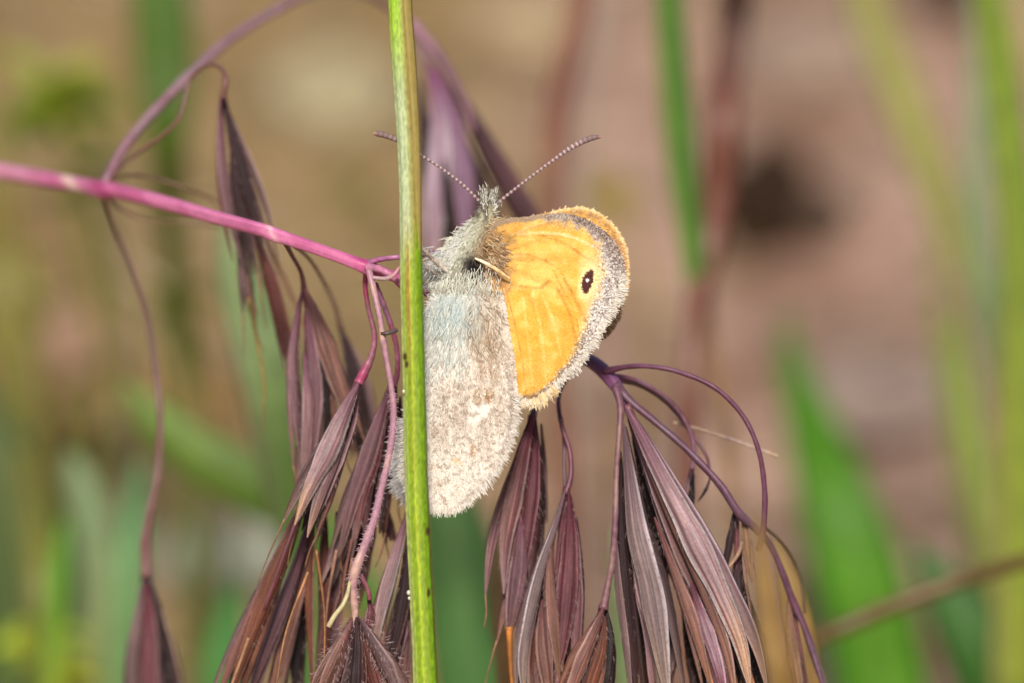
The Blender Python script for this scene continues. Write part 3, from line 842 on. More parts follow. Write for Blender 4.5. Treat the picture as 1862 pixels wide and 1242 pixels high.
# dark one crossing behind the pink stem
spikelet([(405, 170, 12), (440, 340, 8), (500, 560, 5)], 1.3, [
    ([(401, 176), (402, 270), (412, 370), (436, 470)], 32, MAU, 0.0, dict(roll=-0.4)),
    ([(404, 174), (428, 270), (456, 370), (482, 470)], 44, DKM, -0.05),
    ([(408, 186), (448, 280), (482, 370), (506, 470)], 26, GRY, 0.12, dict(roll=0.5)),
    ([(420, 250), (428, 340), (445, 420), (460, 500)], 34, DKM, -0.08),
    ([(456, 400), (486, 490), (508, 580), (528, 675)], 44, RED, 0.0),
    ([(424, 410), (438, 460), (448, 520), (454, 570)], 30, GRY, 0.1),
    ([(478, 420), (512, 500), (544, 570), (560, 610)], 24, STR, 0.3)],
    [([(452, 540), (468, 620), (480, 700), (478, 790)], 9, (140, 116, 60)), ([(526, 660), (534, 740), (536, 800)], 6, (130, 80, 60))])
# far lower left, hanging on the long drooping stalk
spikelet([(265, 1030, 22), (275, 1150, 14), (290, 1300, 8)], 2.1, [
    ([(262, 1040), (256, 1110), (246, 1190), (240, 1300)], 50, GRY, 0.1, dict(roll=-0.4)),
    ([(268, 1040), (285, 1110), (305, 1190), (325, 1310)], 56, DKM, 0.05, dict(roll=0.4)),
    ([(266, 1060), (272, 1140), (272, 1220), (280, 1340)], 62, MAG, -0.08),
    ([(270, 1120), (290, 1200), (300, 1330)], 50, BLK_GAP, 0.02)],
    [([(296, 1110), (318, 1190), (340, 1290)], 6, (170, 140, 120))])
# pair left of the stem
spikelet([(552, 520, 12), (570, 640, 8), (580, 760, 5)], 0.8, [
    ([(550, 526), (540, 590), (534, 660), (540, 770), (548, 850)], 30, MAU, -0.05, dict(roll=-0.5)),
    ([(554, 524), (582, 600), (612, 690), (645, 790)], 66, TAN, 0.02),
    ([(556, 560), (568, 650), (572, 740), (560, 880)], 54, MAU, -0.02),
    ([(552, 640), (560, 730), (556, 820), (552, 900)], 40, PAL, -0.06),
    ([(570, 620), (590, 710), (590, 800), (580, 870)], 40, BLK_GAP, 0.05)],  # dark gap between the bracts, painted as a near-black one
    [([(550, 870), (545, 930), (540, 980)], 6, (150, 100, 60))])
spikelet([(619, 590, 10), (640, 680, 7), (660, 760, 4)], 1.7, [
    ([(618, 592), (636, 650), (652, 730), (660, 800)], 48, DKM, 0.0),
    ([(622, 600), (655, 670), (672, 740), (690, 820)], 34, GRY, 0.1),
    ([(640, 680), (650, 740), (648, 830)], 50, BLK_GAP, 0.1)])
# the large pink one swinging to the lower left
spikelet([(652, 695, 16), (600, 800, 10), (545, 930, 8), (480, 1110, 5)], 0.2, [
    ([(655, 690), (626, 752), (594, 825), (562, 890), (536, 955)], 70, PALB, -0.04, dict(roll=-0.25, bulge=0.6)),
    ([(650, 700), (640, 760), (614, 830), (590, 900), (565, 960)], 54, MAU, 0.08, dict(roll=0.4)),
    ([(640, 740), (612, 820), (590, 890), (570, 960)], 58, BLK_GAP, 0.2),  # shadow beneath the pink glume, painted as a near-black bract
    ([(562, 890), (532, 965), (494, 1060), (452, 1170), (410, 1290)], 56, RUS, 0.22, dict(roll=-0.2)),
    ([(545, 930), (508, 1010), (470, 1090), (430, 1180), (390, 1290)], 40, GRY, 0.35, dict(roll=-0.6)),
    ([(566, 930), (545, 1010), (510, 1110), (465, 1230), (440, 1300)], 44, MAU, 0.42),
    ([(572, 940), (552, 1040), (530, 1120), (505, 1220), (490, 1290)], 46, TAN, 0.55),
    ([(570, 960), (548, 1080), (540, 1180), (535, 1290)], 56, BLK_GAP, 0.75),
    ([(574, 928), (566, 1000), (562, 1100), (570, 1290)], 24, RUS, 0.4),
    ([(592, 930), (590, 1020), (596, 1120), (588, 1230)], 40, RED, 0.45),
    ([(612, 930), (616, 1020), (606, 1120), (600, 1250)], 40, MAU, 0.5),
    ([(584, 920), (584, 940), (578, 975)], 26, STR, 0.2)],
    [([(452, 1160), (425, 1235), (400, 1300)], 8, (150, 110, 80)), ([(575, 1000), (590, 1120), (586, 1280)], 7, (150, 100, 60)), ([(560, 1040), (520, 1150), (500, 1260)], 6, (170, 120, 80))])
# behind the pale twisted stalk
spikelet([(716, 695, 12), (680, 800, 8), (640, 940, 5)], 0.45, [
    ([(714, 690), (690, 765), (664, 845), (638, 925), (618, 1010)], 58, MAU, 0.0, dict(roll=-0.3)),
    ([(720, 690), (712, 780), (702, 870), (690, 970)], 46, DKM, 0.06),
    ([(706, 740), (680, 830), (660, 900), (648, 980)], 46, MAG, 0.02),
    ([(650, 870), (635, 940), (616, 1010), (600, 1070)], 50, GRY, 0.1),
    ([(690, 820), (676, 900), (660, 990), (640, 1100)], 60, DKM, 0.18),
    ([(728, 720), (724, 820), (716, 900)], 34, BLK_GAP, 0.25),
    ([(694, 905), (702, 940), (712, 985)], 34, MAG, 0.3)],
    [([(612, 1000), (596, 1090), (590, 1180)], 7, (150, 110, 90)), ([(640, 980), (625, 1060), (620, 1160)], 6, (130, 80, 70))])
# tucked behind the green stem at the bottom
spikelet([(742, 930, 10), (716, 1040, 7), (690, 1180, 5)], 0.4, [
    ([(742, 930), (724, 995), (704, 1065), (688, 1135), (682, 1200)], 44, PALB, -0.02, dict(roll=-0.3)),
    ([(744, 960), (738, 1060), (722, 1150), (700, 1240)], 50, DKM, 0.05),
    ([(736, 1060), (730, 1130), (716, 1200), (712, 1290)], 52, MAU, 0.1),
    ([(752, 1040), (756, 1140), (750, 1290)], 40, TAN, 0.15)],
    [([(686, 1180), (672, 1240), (664, 1300)], 6, (170, 130, 120))])
# hairy one at the bottom of the twisted stalk
s6 = spikelet([(645, 1120, 12), (652, 1180, 8), (656, 1280, 6)], -0.05, [
    ([(646, 1116), (628, 1160), (604, 1212), (570, 1290)], 52, TAN, 0.0, dict(roll=-0.4, peak=0.5)),
    ([(650, 1118), (680, 1170), (708, 1220), (742, 1300)], 52, GRY, 0.0, dict(roll=0.4, peak=0.5)),
    ([(648, 1122), (650, 1180), (646, 1240), (640, 1330)], 58, DKM, -0.03, dict(peak=0.5)),
    ([(652, 1130), (668, 1190), (684, 1250), (700, 1330)], 44, RED, 0.03, dict(peak=0.5)),
    ([(670, 1085), (674, 1110), (670, 1135), (660, 1165)], 32, MAG, 0.08),
    ([(640, 1140), (626, 1190), (612, 1240), (600, 1310)], 40, BLK_GAP, 0.05)], label='hairy spikelet hanging from the pale twisted stalk')
# right side
spikelet([(1140, 735, 14), (1200, 880, 9), (1280, 1080, 6)], 0.2, [
    ([(1137, 738), (1166, 794), (1210, 880), (1262, 980), (1310, 1080), (1346, 1170), (1366, 1262)], 84, PALB, -0.08, dict(bulge=0.38, peak=0.45, tail=2.2)),
    ([(1142, 756), (1178, 850), (1216, 950), (1264, 1060), (1310, 1160), (1345, 1262)], 56, [(150, 96, 128), (176, 132, 128), (196, 140, 90), (140, 90, 100), (204, 206, 226)], 0.06, dict(roll=-0.35, peak=0.5)),
    ([(1134, 770), (1146, 870), (1160, 970), (1186, 1080), (1218, 1290)], 78, GRYB, 0.02, dict(peak=0.5, tail=2.4)),
    ([(1150, 790), (1190, 910), (1220, 1010), (1246, 1110)], 70, BLK_GAP, 0.3),  # shaded gap behind the pale glume, painted near black
    ([(1128, 820), (1128, 930), (1136, 1060), (1160, 1290)], 46, DKM, 0.16, dict(peak=0.5)),
    ([(1190, 940), (1226, 1036), (1262, 1136), (1296, 1262)], 40, TAN, -0.02, dict(peak=0.5)),
    ([(1256, 1060), (1284, 1140), (1306, 1210), (1322, 1290)], 46, [(130, 66, 92), (196, 172, 196), (160, 60, 100), (130, 60, 90), (214, 204, 220)], -0.02),
    ([(1214, 1080), (1222, 1150), (1210, 1220), (1190, 1290)], 62, GRY, 0.2),
    ([(1118, 960), (1124, 1060), (1138, 1170), (1150, 1290)], 28, GRY, 0.05),
    ([(1150, 950), (1165, 1050), (1190, 1150), (1210, 1290)], 54, MAU, 0.1),
    ([(1240, 1090), (1262, 1170), (1290, 1290)], 60, BLK_GAP, 0.32),
    ([(1165, 1000), (1180, 1120), (1200, 1290)], 70, BLK_GAP, 0.4)],
    [([(1350, 1180), (1372, 1250), (1384, 1310)], 8, (190, 130, 90)), ([(1280, 1180), (1300, 1262), (1310, 1320)], 6, (200, 130, 80)), ([(1200, 970), (1250, 1080), (1282, 1200), (1300, 1300)], 6, (190, 150, 120))])
spikelet([(1097, 1100, 16), (1080, 1160, 10), (1040, 1260, 6)], 0.22, [
    ([(1098, 1104), (1080, 1150), (1056, 1205), (1026, 1290)], 52, TAN, -0.03, dict(roll=-0.2, peak=0.5)),
    ([(1102, 1106), (1106, 1160), (1100, 1220), (1086, 1300)], 44, BLK_GAP, 0.05, dict(roll=0.4, peak=0.5)),
    ([(1100, 1120), (1092, 1180), (1074, 1240), (1060, 1310)], 50, RUS, 0.02)])
spikelet([(968, 755, 16), (950, 880, 10), (930, 1080, 6)], 0.42, [
    ([(968, 752), (954, 820), (936, 900), (920, 985), (916, 1080)], 62, [(128, 36, 64), (178, 132, 128), (186, 162, 168), (130, 64, 84), (208, 196, 206)], -0.03, dict(roll=-0.25)),
    ([(972, 758), (972, 840), (962, 940), (948, 1040), (936, 1120)], 54, MAG, 0.05),
    ([(976, 790), (980, 880), (974, 970), (966, 1050)], 40, BLK_GAP, 0.12),  # paints the dark gap along the right side
    ([(946, 930), (944, 1010), (934, 1090), (924, 1165)], 66, MAU, 0.02, dict(peak=0.45)),
    ([(984, 770), (990, 860), (994, 950)], 18, GRY, 0.35)],
    [([(926, 1140), (928, 1200), (934, 1290)], 14, (186, 116, 50))])
spikelet([(1030, 885, 14), (1016, 1000, 9), (1000, 1180, 6)], 0.36, [
    ([(1028, 890), (1008, 960), (982, 1035), (962, 1120), (950, 1200), (956, 1290)], 36, GRYB, -0.04, dict(peak=0.5, tail=3)),
    ([(1034, 888), (1036, 970), (1032, 1060), (1022, 1160), (1010, 1250)], 70, MAG, 0.0, dict(peak=0.45)),
    ([(1006, 950), (1000, 1040), (1006, 1130), (1018, 1240)], 40, TAN, -0.02, dict(peak=0.5)),
    ([(994, 990), (986, 1070), (980, 1160)], 54, BLK_GAP, 0.12),  # gap shade put in as a near-black bract
    ([(986, 1090), (986, 1160), (992, 1220), (1004, 1310)], 54, TAN, 0.03),
    ([(1048, 940), (1052, 1050), (1044, 1150), (1028, 1290)], 44, DKM, 0.06),
    ([(970, 1100), (962, 1190), (950, 1290)], 40, RUS, 0.06)],
    [([(1014, 1220), (1018, 1300)], 8, (150, 100, 110))])
spikelet([(1340, 930, 10), (1340, 1040, 8), (1360, 1240, 6)], 0.4, [
    ([(1338, 918), (1330, 970), (1318, 1030), (1308, 1075)], 26, DKM, 0.0),
    ([(1350, 940), (1358, 980), (1362, 1020), (1368, 1060)], 32, STR, -0.02),
    ([(1346, 990), (1340, 1070), (1356, 1160), (1376, 1290)], 76, DKM, 0.06, dict(peak=0.45)),
    ([(1352, 1060), (1374, 1150), (1390, 1290)], 40, BLK_GAP, 0.02),
    ([(1330, 1040), (1330, 1120), (1345, 1250)], 40, BLK_GAP, 0.1)],
    [([(1350, 985), (1342, 1008), (1326, 1030), (1306, 1048)], 10, (176, 140, 116))])
spikelet([(1260, 850, 8), (1256, 890, 7), (1252, 930, 5)], 0.6, [
    ([(1258, 850), (1250, 880), (1246, 905)], 12, MAU, 0.0, dict(n=20)),
    ([(1262, 862), (1258, 900), (1254, 960)], 22, BLK_GAP, 0.02, dict(n=20)),
    ([(1292, 868), (1284, 890), (1270, 912)], 10, DKM, 0.05, dict(n=20))])
spikelet([(1438, 1085, 10), (1455, 1180, 8), (1475, 1290, 6)], 0.6, [
    ([(1434, 1088), (1436, 1140), (1446, 1210), (1460, 1300)], 40, STR, 0.0),
    ([(1444, 1095), (1466, 1150), (1490, 1220), (1515, 1300)], 26, GRY, 0.06)])
# out of focus, hanging behind the head on the arching branch
spikelet([(785, 130, 18), (800, 260, 12), (810, 430, 8)], 3.2, [
    ([(776, 110), (796, 190), (800, 290), (792, 390), (786, 480)], 78, [np.array(v, float) for v in ((128, 72, 104), (166, 140, 152), (156, 128, 132), (116, 80, 100), (190, 176, 184))], -0.05, dict(peak=0.5, tail=3)),
    ([(790, 120), (826, 220), (842, 320), (838, 410), (826, 500)], 62, [np.array(v, float) for v in ((122, 64, 106), (138, 106, 128), (128, 98, 110), (96, 58, 84), (166, 140, 156))], 0.0, dict(peak=0.5, tail=3)),
    ([(800, 110), (848, 196), (894, 280), (938, 360), (990, 450)], 62, [(120, 78, 92), (96, 56, 66), (88, 56, 62), (70, 36, 44), (140, 104, 120)], 0.1, dict(peak=0.5, tail=3)),
    ([(762, 140), (770, 230), (778, 330), (784, 440)], 44, DKM, 0.2),
    ([(806, 290), (814, 370), (820, 470)], 34, BLK_GAP, -0.1),  # dark slit between bracts, its shade painted near black
    ([(840, 240), (866, 330), (896, 430)], 66, DKM, 0.25)],  # dark brown gap, its shade painted as a bract
    [([(745, 40), (800, 105), (846, 190), (860, 240)], 26, (150, 110, 122))])


def fuzz_on(parent, paths, d, count, length, width, c, spread=0.5, seed=0):
    rs = np.random.default_rng(seed)
    Rt, Dr = [], []
    for pts in paths:
        q = spline([(p[0], p[1], d, p[2]) for p in pts], 200)
        C = P(q[:, 0], q[:, 1], q[:, 2])
        T, S, N = frames(C)
        k = rs.integers(0, 200, count)
        a = rs.uniform(0, 2 * math.pi, count)
        o = np.cos(a)[:, None] * S[k] + np.sin(a)[:, None] * N[k]
        Rt.append(C[k] + o * (q[k, 3] * 0.5 * U)[:, None])
        Dr.append(o + T[k] * rs.uniform(0.1, 0.9, (count, 1)) + rs.normal(0, 0.25, (count, 3)))
    Rt, Dr = np.vstack(Rt), np.vstack(Dr)
    n = len(Rt)
    hairs('bristles', Rt, Dr, length * U * rs.uniform(0.5, 1.2, n), width * U, np.tile(lin(np.array(c, float)), (n, 1)) * rs.uniform(0.7, 1.1, (n, 1)), M_hair, parent)


fuzz_on(tw, [[(712, 705, 11), (716, 750, 12), (713, 795, 12), (704, 845, 12), (692, 895, 13), (680, 945, 14), (660, 1000, 16), (645, 1040, 18), (641, 1070, 17), (645, 1110, 14)]], -0.1, 420, 7, 0.8, (214, 178, 196), seed=3)
fuzz_on(s6, [[(640, 1130, 20), (614, 1180, 40), (586, 1240, 44)], [(656, 1130, 20), (692, 1180, 40), (722, 1240, 44)]], -0.05, 170, 10, 0.7, (186, 164, 164), seed=4)

# ------------------------------------------------------------------ the green stem in front
def stem_col(t, u, fr, px, py):
    pale = np.array([176, 190, 138.0]); olive = np.array([146, 134, 62.0]); grn = np.array([116, 146, 18.0]); ygr = np.array([164, 182, 44.0])
    n1 = vnoise(u * 40, py, 60, 71); n2 = vnoise(u * 60, py, 24, 72)
    # upper part: pale sheath on the left, dull olive on the right
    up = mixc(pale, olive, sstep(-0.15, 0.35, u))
    up = mixc(up, np.array([150, 190, 40.0]), sstep(190, 0, py) * sstep(0.45, -0.1, u) * 0.85)
    up = mixc(up, np.array([186, 196, 160.0]), np.exp(-((u + 0.55) / 0.22) ** 2) * sstep(100, 320, py) * 0.6)
    # lower part: bright yellow green stripes
    lo = mixc(grn, ygr, 0.5 + 0.5 * np.cos(u * 9 + 0.6))
    lo = mixc(lo, np.array([172, 186, 112.0]), sstep(-0.45, -0.8, u) * 0.9)
    lo = mixc(lo, np.array([150, 136, 50.0]), np.exp(-((u + 0.18 + 0.1 * (n1 - 0.5)) / 0.12) ** 2) * sstep(1200, 560, py) * (0.2 + 0.6 * n1))
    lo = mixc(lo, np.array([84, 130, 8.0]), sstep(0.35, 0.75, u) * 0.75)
    k = sstep(400, 520, py + 60 * sstep(0.2, 0.6, u))
    c = mixc(up, lo, k)
    c = mixc(c, np.array([178, 112, 74.0]), np.exp(-((u + 0.32) / 0.13) ** 2) * np.exp(-((py - 530) / 110) ** 2) * 0.85)
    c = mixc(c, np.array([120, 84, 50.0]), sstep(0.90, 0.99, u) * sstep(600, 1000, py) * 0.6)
    st = vnoise(u * 45, py * 0.5, 3.2, 73)
    c = c * (0.86 + 0.28 * st)[..., None]
    for (sx, sy, rx, ry) in ((737, 648, 3.6, 7), (740, 662, 3.2, 6), (778, 966, 4, 8), (780, 1078, 3.4, 9)):
        r = np.hypot((px - sx) / rx, (py - sy) / ry) + 0.5 * (n2 - 0.5)
        c = mixc(c, np.array([66, 44, 20.0]), 0.9 * (1 - sstep(0.6, 1.3, r)) * (fr > 0))
    return c


mst = thing('grass_culm', P(790, 1250, -0.4), 'upright green grass stem in front of the butterfly', 'grass stem')
tube('stalk', [(676, -1100, -0.3, 26), (694, -650, -0.3, 31), (712, -260, -0.3, 34), (724, 0, -0.3, 36), (733, 140, -0.3, 38), (741, 260, -0.3, 38), (746, 400, -0.3, 39), (748, 520, -0.3, 40), (751, 640, -0.3, 40), (754, 760, -0.3, 41), (757, 880, -0.3, 42), (762, 1000, -0.3, 43), (768, 1120, -0.3, 43), (774, 1250, -0.3, 44), (785, 1500, -0.3, 46)],
     M_green, stem_col, mst, n=700, m=72, ground=True, lean=(0.05, 0.06),
     bump=lambda t, th: 1 + 0.05 * (vnoise(t * 100 + 0 * th, 0 * t + 0 * th, 2.2, 99) - 0.5) + 0.03 * (vnoise(t * 700 + 0 * th, 2 * np.cos(th) + 0 * t, 1.0, 98) - 0.5) + 0.035 * np.cos(th * 11) + 0.05 * np.exp(-((((th - 2.05 + math.pi) % (2 * math.pi)) - math.pi) / 0.12) ** 2))
# loose edge of the leaf sheath running up the right side
V_, t_, u_, q_, F_, C_ = blade_geo([(728, -260, -0.31, 26), (738, 20, -0.32, 24), (746, 120, -0.33, 23), (753, 240, -0.335, 20), (758, 360, -0.335, 16), (763, 480, -0.33, 4)], 0, n=80, m=11, bulge=0.7)
mesh('sheath', V_, F_, None, M_green, lin(np.clip(mixc(np.array([156, 142, 74.0]), np.array([144, 122, 62.0]), vnoise(u_ * 20, t_ * 60, 3, 77)), 0, 255)), mst)
for (x, y, r) in ((734, 712, 2.4), (743, 1078, 3.2), (744, 1088, 2.2)):
    c = P(x, y, -0.36)
    th, ph = np.meshgrid(np.linspace(0, math.pi, 7), np.linspace(0, 2 * math.pi, 10, endpoint=False), indexing='ij')
    mesh('speck', c + r * U * np.stack([np.sin(th) * np.cos(ph), np.sin(th) * np.sin(ph), 1.5 * np.cos(th)], -1), ring_quads(7, 10), None, M_scale, np.tile(lin((228, 226, 200)), (70, 1)), mst)

# ------------------------------------------------------------------ the butterfly
bf = thing('butterfly', P(850, 470, 0.1), 'small orange and grey butterfly with a dark eyespot clinging behind the green stem', 'butterfly')


def sd_poly(px, py, poly):
    """distance of points to a closed outline (positive everywhere)"""
    best = np.full(px.shape, 1e9)
    a = poly
    b = np.roll(poly, -1, 0)
    for i in range(len(a)):
        e = b[i] - a[i]
        l2 = (e**2).sum() + 1e-9
        t = np.clip(((px - a[i, 0]) * e[0] + (py - a[i, 1]) * e[1]) / l2, 0, 1)
        best = np.minimum(best, np.hypot(px - a[i, 0] - t * e[0], py - a[i, 1] - t * e[1]))
    return best


def dist_line(px, py, pts):
    best = np.full(px.shape, 1e9)
    p = spline(pts, 14) if len(pts) > 2 else np.array(pts, float)
    for a, b in zip(p[:-1], p[1:]):
        e = b - a
        t = np.clip(((px - a[0]) * e[0] + (py - a[1]) * e[1]) / ((e**2).sum() + 1e-9), 0, 1)
        best = np.minimum(best, np.hypot(px - a[0] - t * e[0], py - a[1] - t * e[1]))
    return best


def closed_spline(pts, n):
    p = np.array(pts, float)
    q = spline(np.vstack([p[-2:], p, p[:3]]), n * 3)
    # keep one full turn
    s = np.vstack([p, p[:1]])
    d0 = np.argmin(np.hypot(*(q[: len(q) // 2] - p[0]).T))
    d1 = len(q) // 2 + np.argmin(np.hypot(*(q[len(q) // 2:] - p[0]).T))
    q = q[d0:d1]
    k = np.concatenate([[0], np.cumsum(np.hypot(*np.diff(q, axis=0).T))])
    x = np.linspace(0, k[-1], n, endpoint=False)
    return np.stack([np.interp(x, k, q[:, 0]), np.interp(x, k, q[:, 1])], 1)


FORE = [(884, 448), (893, 418), (908, 404), (950, 397), (1000, 391), (1030, 391), (1062, 400), (1090, 416), (1112, 438), (1127, 464), (1134, 494), (1133, 522), (1124, 548), (1106, 578), (1080, 622), (1048, 664), (1018, 694), (992, 718), (966, 732), (948, 728), (930, 700), (905, 620), (890, 540), (880, 480)]
FARF = [(890, 450), (920, 420), (960, 402), (1000, 386), (1030, 379), (1058, 378), (1084, 386), (1106, 401), (1124, 424), (1137, 452), (1141, 486), (1138, 530), (1128, 566), (1118, 592), (1090, 620), (1040, 650), (980, 670), (920, 600), (890, 520)]
HIND = [(846, 500), (880, 500), (902, 508), (912, 530), (918, 566), (926, 610), (933, 650), (938, 700), (941, 740), (936, 775), (925, 812), (908, 846), (885, 878), (860, 906), (838, 924), (816, 930), (786, 926), (760, 912), (742, 890), (733, 862), (732, 826), (740, 770), (752, 700), (764, 630), (774, 572), (790, 532), (812, 508)]
FARH = [(800, 520), (860, 520), (900, 600), (920, 700), (905, 800), (870, 870), (820, 905), (770, 912), (736, 895), (722, 862), (724, 820), (738, 750), (756, 660), (776, 560)]


def fore_color(px, py):
    nz = vnoise(px, py, 30, 81); n2 = vnoise(px, py, 11, 82); n3 = vnoise(px, py, 4, 83)
    c = mixc(np.array([232, 168, 60.0]), np.array([236, 184, 84.0]), sstep(0.35, 0.75, nz))
    c = mixc(c, np.array([246, 206, 116.0]), np.exp(-(((px - 990) / 34) ** 2 + ((py - 470) / 40) ** 2)) * 0.6)
    c = mixc(c, np.array([230, 160, 40.0]), np.exp(-(((px - 1035) / 40) ** 2 + ((py - 590) / 60) ** 2)) * 0.6)
    c = mixc(c, np.array([236, 164, 40.0]), np.exp(-(((px - 960) / 26) ** 2 + ((py - 640) / 70) ** 2)) * 0.35)
    c = mixc(c, np.array([238, 186, 110.0]), np.exp(-dist_line(px, py, [(915, 415), (1000, 404), (1050, 418)]) / 10) * 0.5)
    n5 = vnoise(px + 0.4 * py, py - 0.4 * px, 16, 84)
    c = mixc(c, np.array([250, 214, 130.0]), sstep(0.55, 0.9, n5) * 0.45)
    c = mixc(c, np.array([226, 150, 44.0]), sstep(0.40, 0.1, n5) * 0.30)
    for v, w in (([(930, 428), (980, 410), (1025, 400)], 1.4), ([(936, 428), (990, 424), (1040, 432), (1075, 448)], 1.6)):
        c = mixc(c, np.array([248, 222, 170.0]), np.exp(-(dist_line(px, py, v) / w) ** 2) * 0.6)
    for v in ([(905, 470), (950, 462), (1000, 478), (1031, 518), (1062, 582), (1068, 600)], [(985, 428), (1010, 437), (1040, 452), (1066, 470), (1092, 500)], [(912, 500), (935, 580), (950, 660), (956, 712)], [(1004, 492), (1040, 560), (1056, 630)], [(944, 518), (965, 523), (981, 522), (997, 509)], [(1012, 522), (1034, 570), (1046, 622)], [(930, 429), (970, 414), (1020, 402)]):
        c = mixc(c, np.array([160, 104, 40.0]), np.exp(-(dist_line(px, py, v) / 1.2) ** 2) * (0.25 + 0.4 * n2))
    for v in ([(985, 535), (1006, 590), (1020, 650)], [(968, 530), (982, 600), (992, 690)], [(950, 540), (960, 620), (968, 700)], [(1040, 560), (1055, 600), (1058, 630)]):
        c = mixc(c, np.array([250, 214, 138.0]), np.exp(-(dist_line(px, py, v) / 1.4) ** 2) * (0.15 + 0.5 * n2))
    # pale zone round the eyespot
    e = np.hypot((px - 1066) / 22, (py - 505) / 62)
    c = mixc(c, np.array([246, 212, 140.0]), (1 - sstep(0.45, 1.1, e)) * 0.8)
    # brown dusting at the wing base
    b = sstep(56, 8, np.hypot((px - 885) * 0.75, (py - 470) * 0.62) + 18 * (n2 - 0.5) * 2)
    c = mixc(c, np.array([150, 112, 74.0]), b * 0.9)
    # distance to the outer margin
    out = np.array([(1000, 391), (1030, 391), (1062, 400), (1090, 416), (1112, 438), (1127, 464), (1134, 494), (1133, 522), (1124, 548), (1106, 578), (1080, 622), (1048, 664), (1018, 694), (992, 718), (966, 732), (948, 728)], float)
    do = dist_line(px, py, out)
    yy = py
    wide = np.interp(yy, [395, 430, 470, 520, 580, 640, 690, 735], [13, 20, 34, 42, 34, 19, 12, 9])
    jag = 9 * (n2 - 0.5) + 8 * (n3 - 0.5)
    band = sstep(wide + 5, wide - 6, do + jag)
    tone = np.interp(yy, [395, 440, 480, 520, 560, 620, 700], [0.0, 0.05, 0.25, 0.62, 0.82, 0.8, 0.75])
    g = mixc(np.array([104, 82, 72.0]), np.array([216, 208, 198.0]), np.clip(tone + 0.55 * sstep(0.5, 2.2, do / (wide * 0.45)) * (yy < 500) + 0.5 * (n3 - 0.5), 0, 1))
    c = mixc(c, np.array([240, 206, 158.0]), sstep(wide + 22, wide + 2, do) * sstep(440, 480, yy) * sstep(600, 560, yy) * 0.75)
    c = mixc(c, g, band)
    # dark marginal line low down
    low = sstep(575, 640, yy)
    c = mixc(c, np.array([112, 84, 62.0]), low * np.exp(-((do - wide * 0.85 + jag * 0.3) / 4.0) ** 2) * 0.85)
    # costal edge
    dc = dist_line(px, py, [(896, 412), (908, 404), (950, 397), (1000, 391), (1030, 391)])
    c = mixc(c, np.array([150, 130, 112.0]), sstep(11, 4, dc + jag * 0.4) * 0.9)
    # eyespot
    a = -0.28
    ex = (px - 1065.5) * math.cos(a) - (py - 511) * math.sin(a)
    ey = (px - 1065.5) * math.sin(a) + (py - 511) * math.cos(a)
    r = np.hypot(ex / 9.2, ey / 20.5) + 0.28 * (n3 - 0.5)
    c = mixc(c, np.array([246, 222, 160.0]), (1 - sstep(1.1, 2.1, r)) * 0.9)
    c = mixc(c, np.array([70, 28, 20.0]), 1 - sstep(0.86, 1.14, r))
    c = mixc(c, np.array([250, 250, 248.0]), 1 - sstep(2.2, 4.2, np.hypot(px - 1064.5, (py - 509.5) * 0.8)))
    return c


def fore_var(px, py):
    out = np.array([(1000, 391), (1062, 400), (1112, 438), (1134, 494), (1124, 548), (1080, 622), (1018, 694), (966, 732)], float)
    do = dist_line(px, py, out)
    wide = np.interp(py, [395, 430, 470, 520, 580, 640, 690, 735], [18, 26, 44, 50, 42, 24, 16, 10])
    v = 0.05 + 0.34 * sstep(wide + 6, wide - 8, do) * np.interp(py, [400, 450, 520], [0.25, 0.5, 1.0])
    v = np.maximum(v, 0.12 * sstep(52, 12, np.hypot((px - 885) * 0.75, (py - 470) * 0.62)))
    eye = np.hypot((px - 1065) / 12, (py - 511) / 24) < 1
    return np.where(eye, 0.03, v)


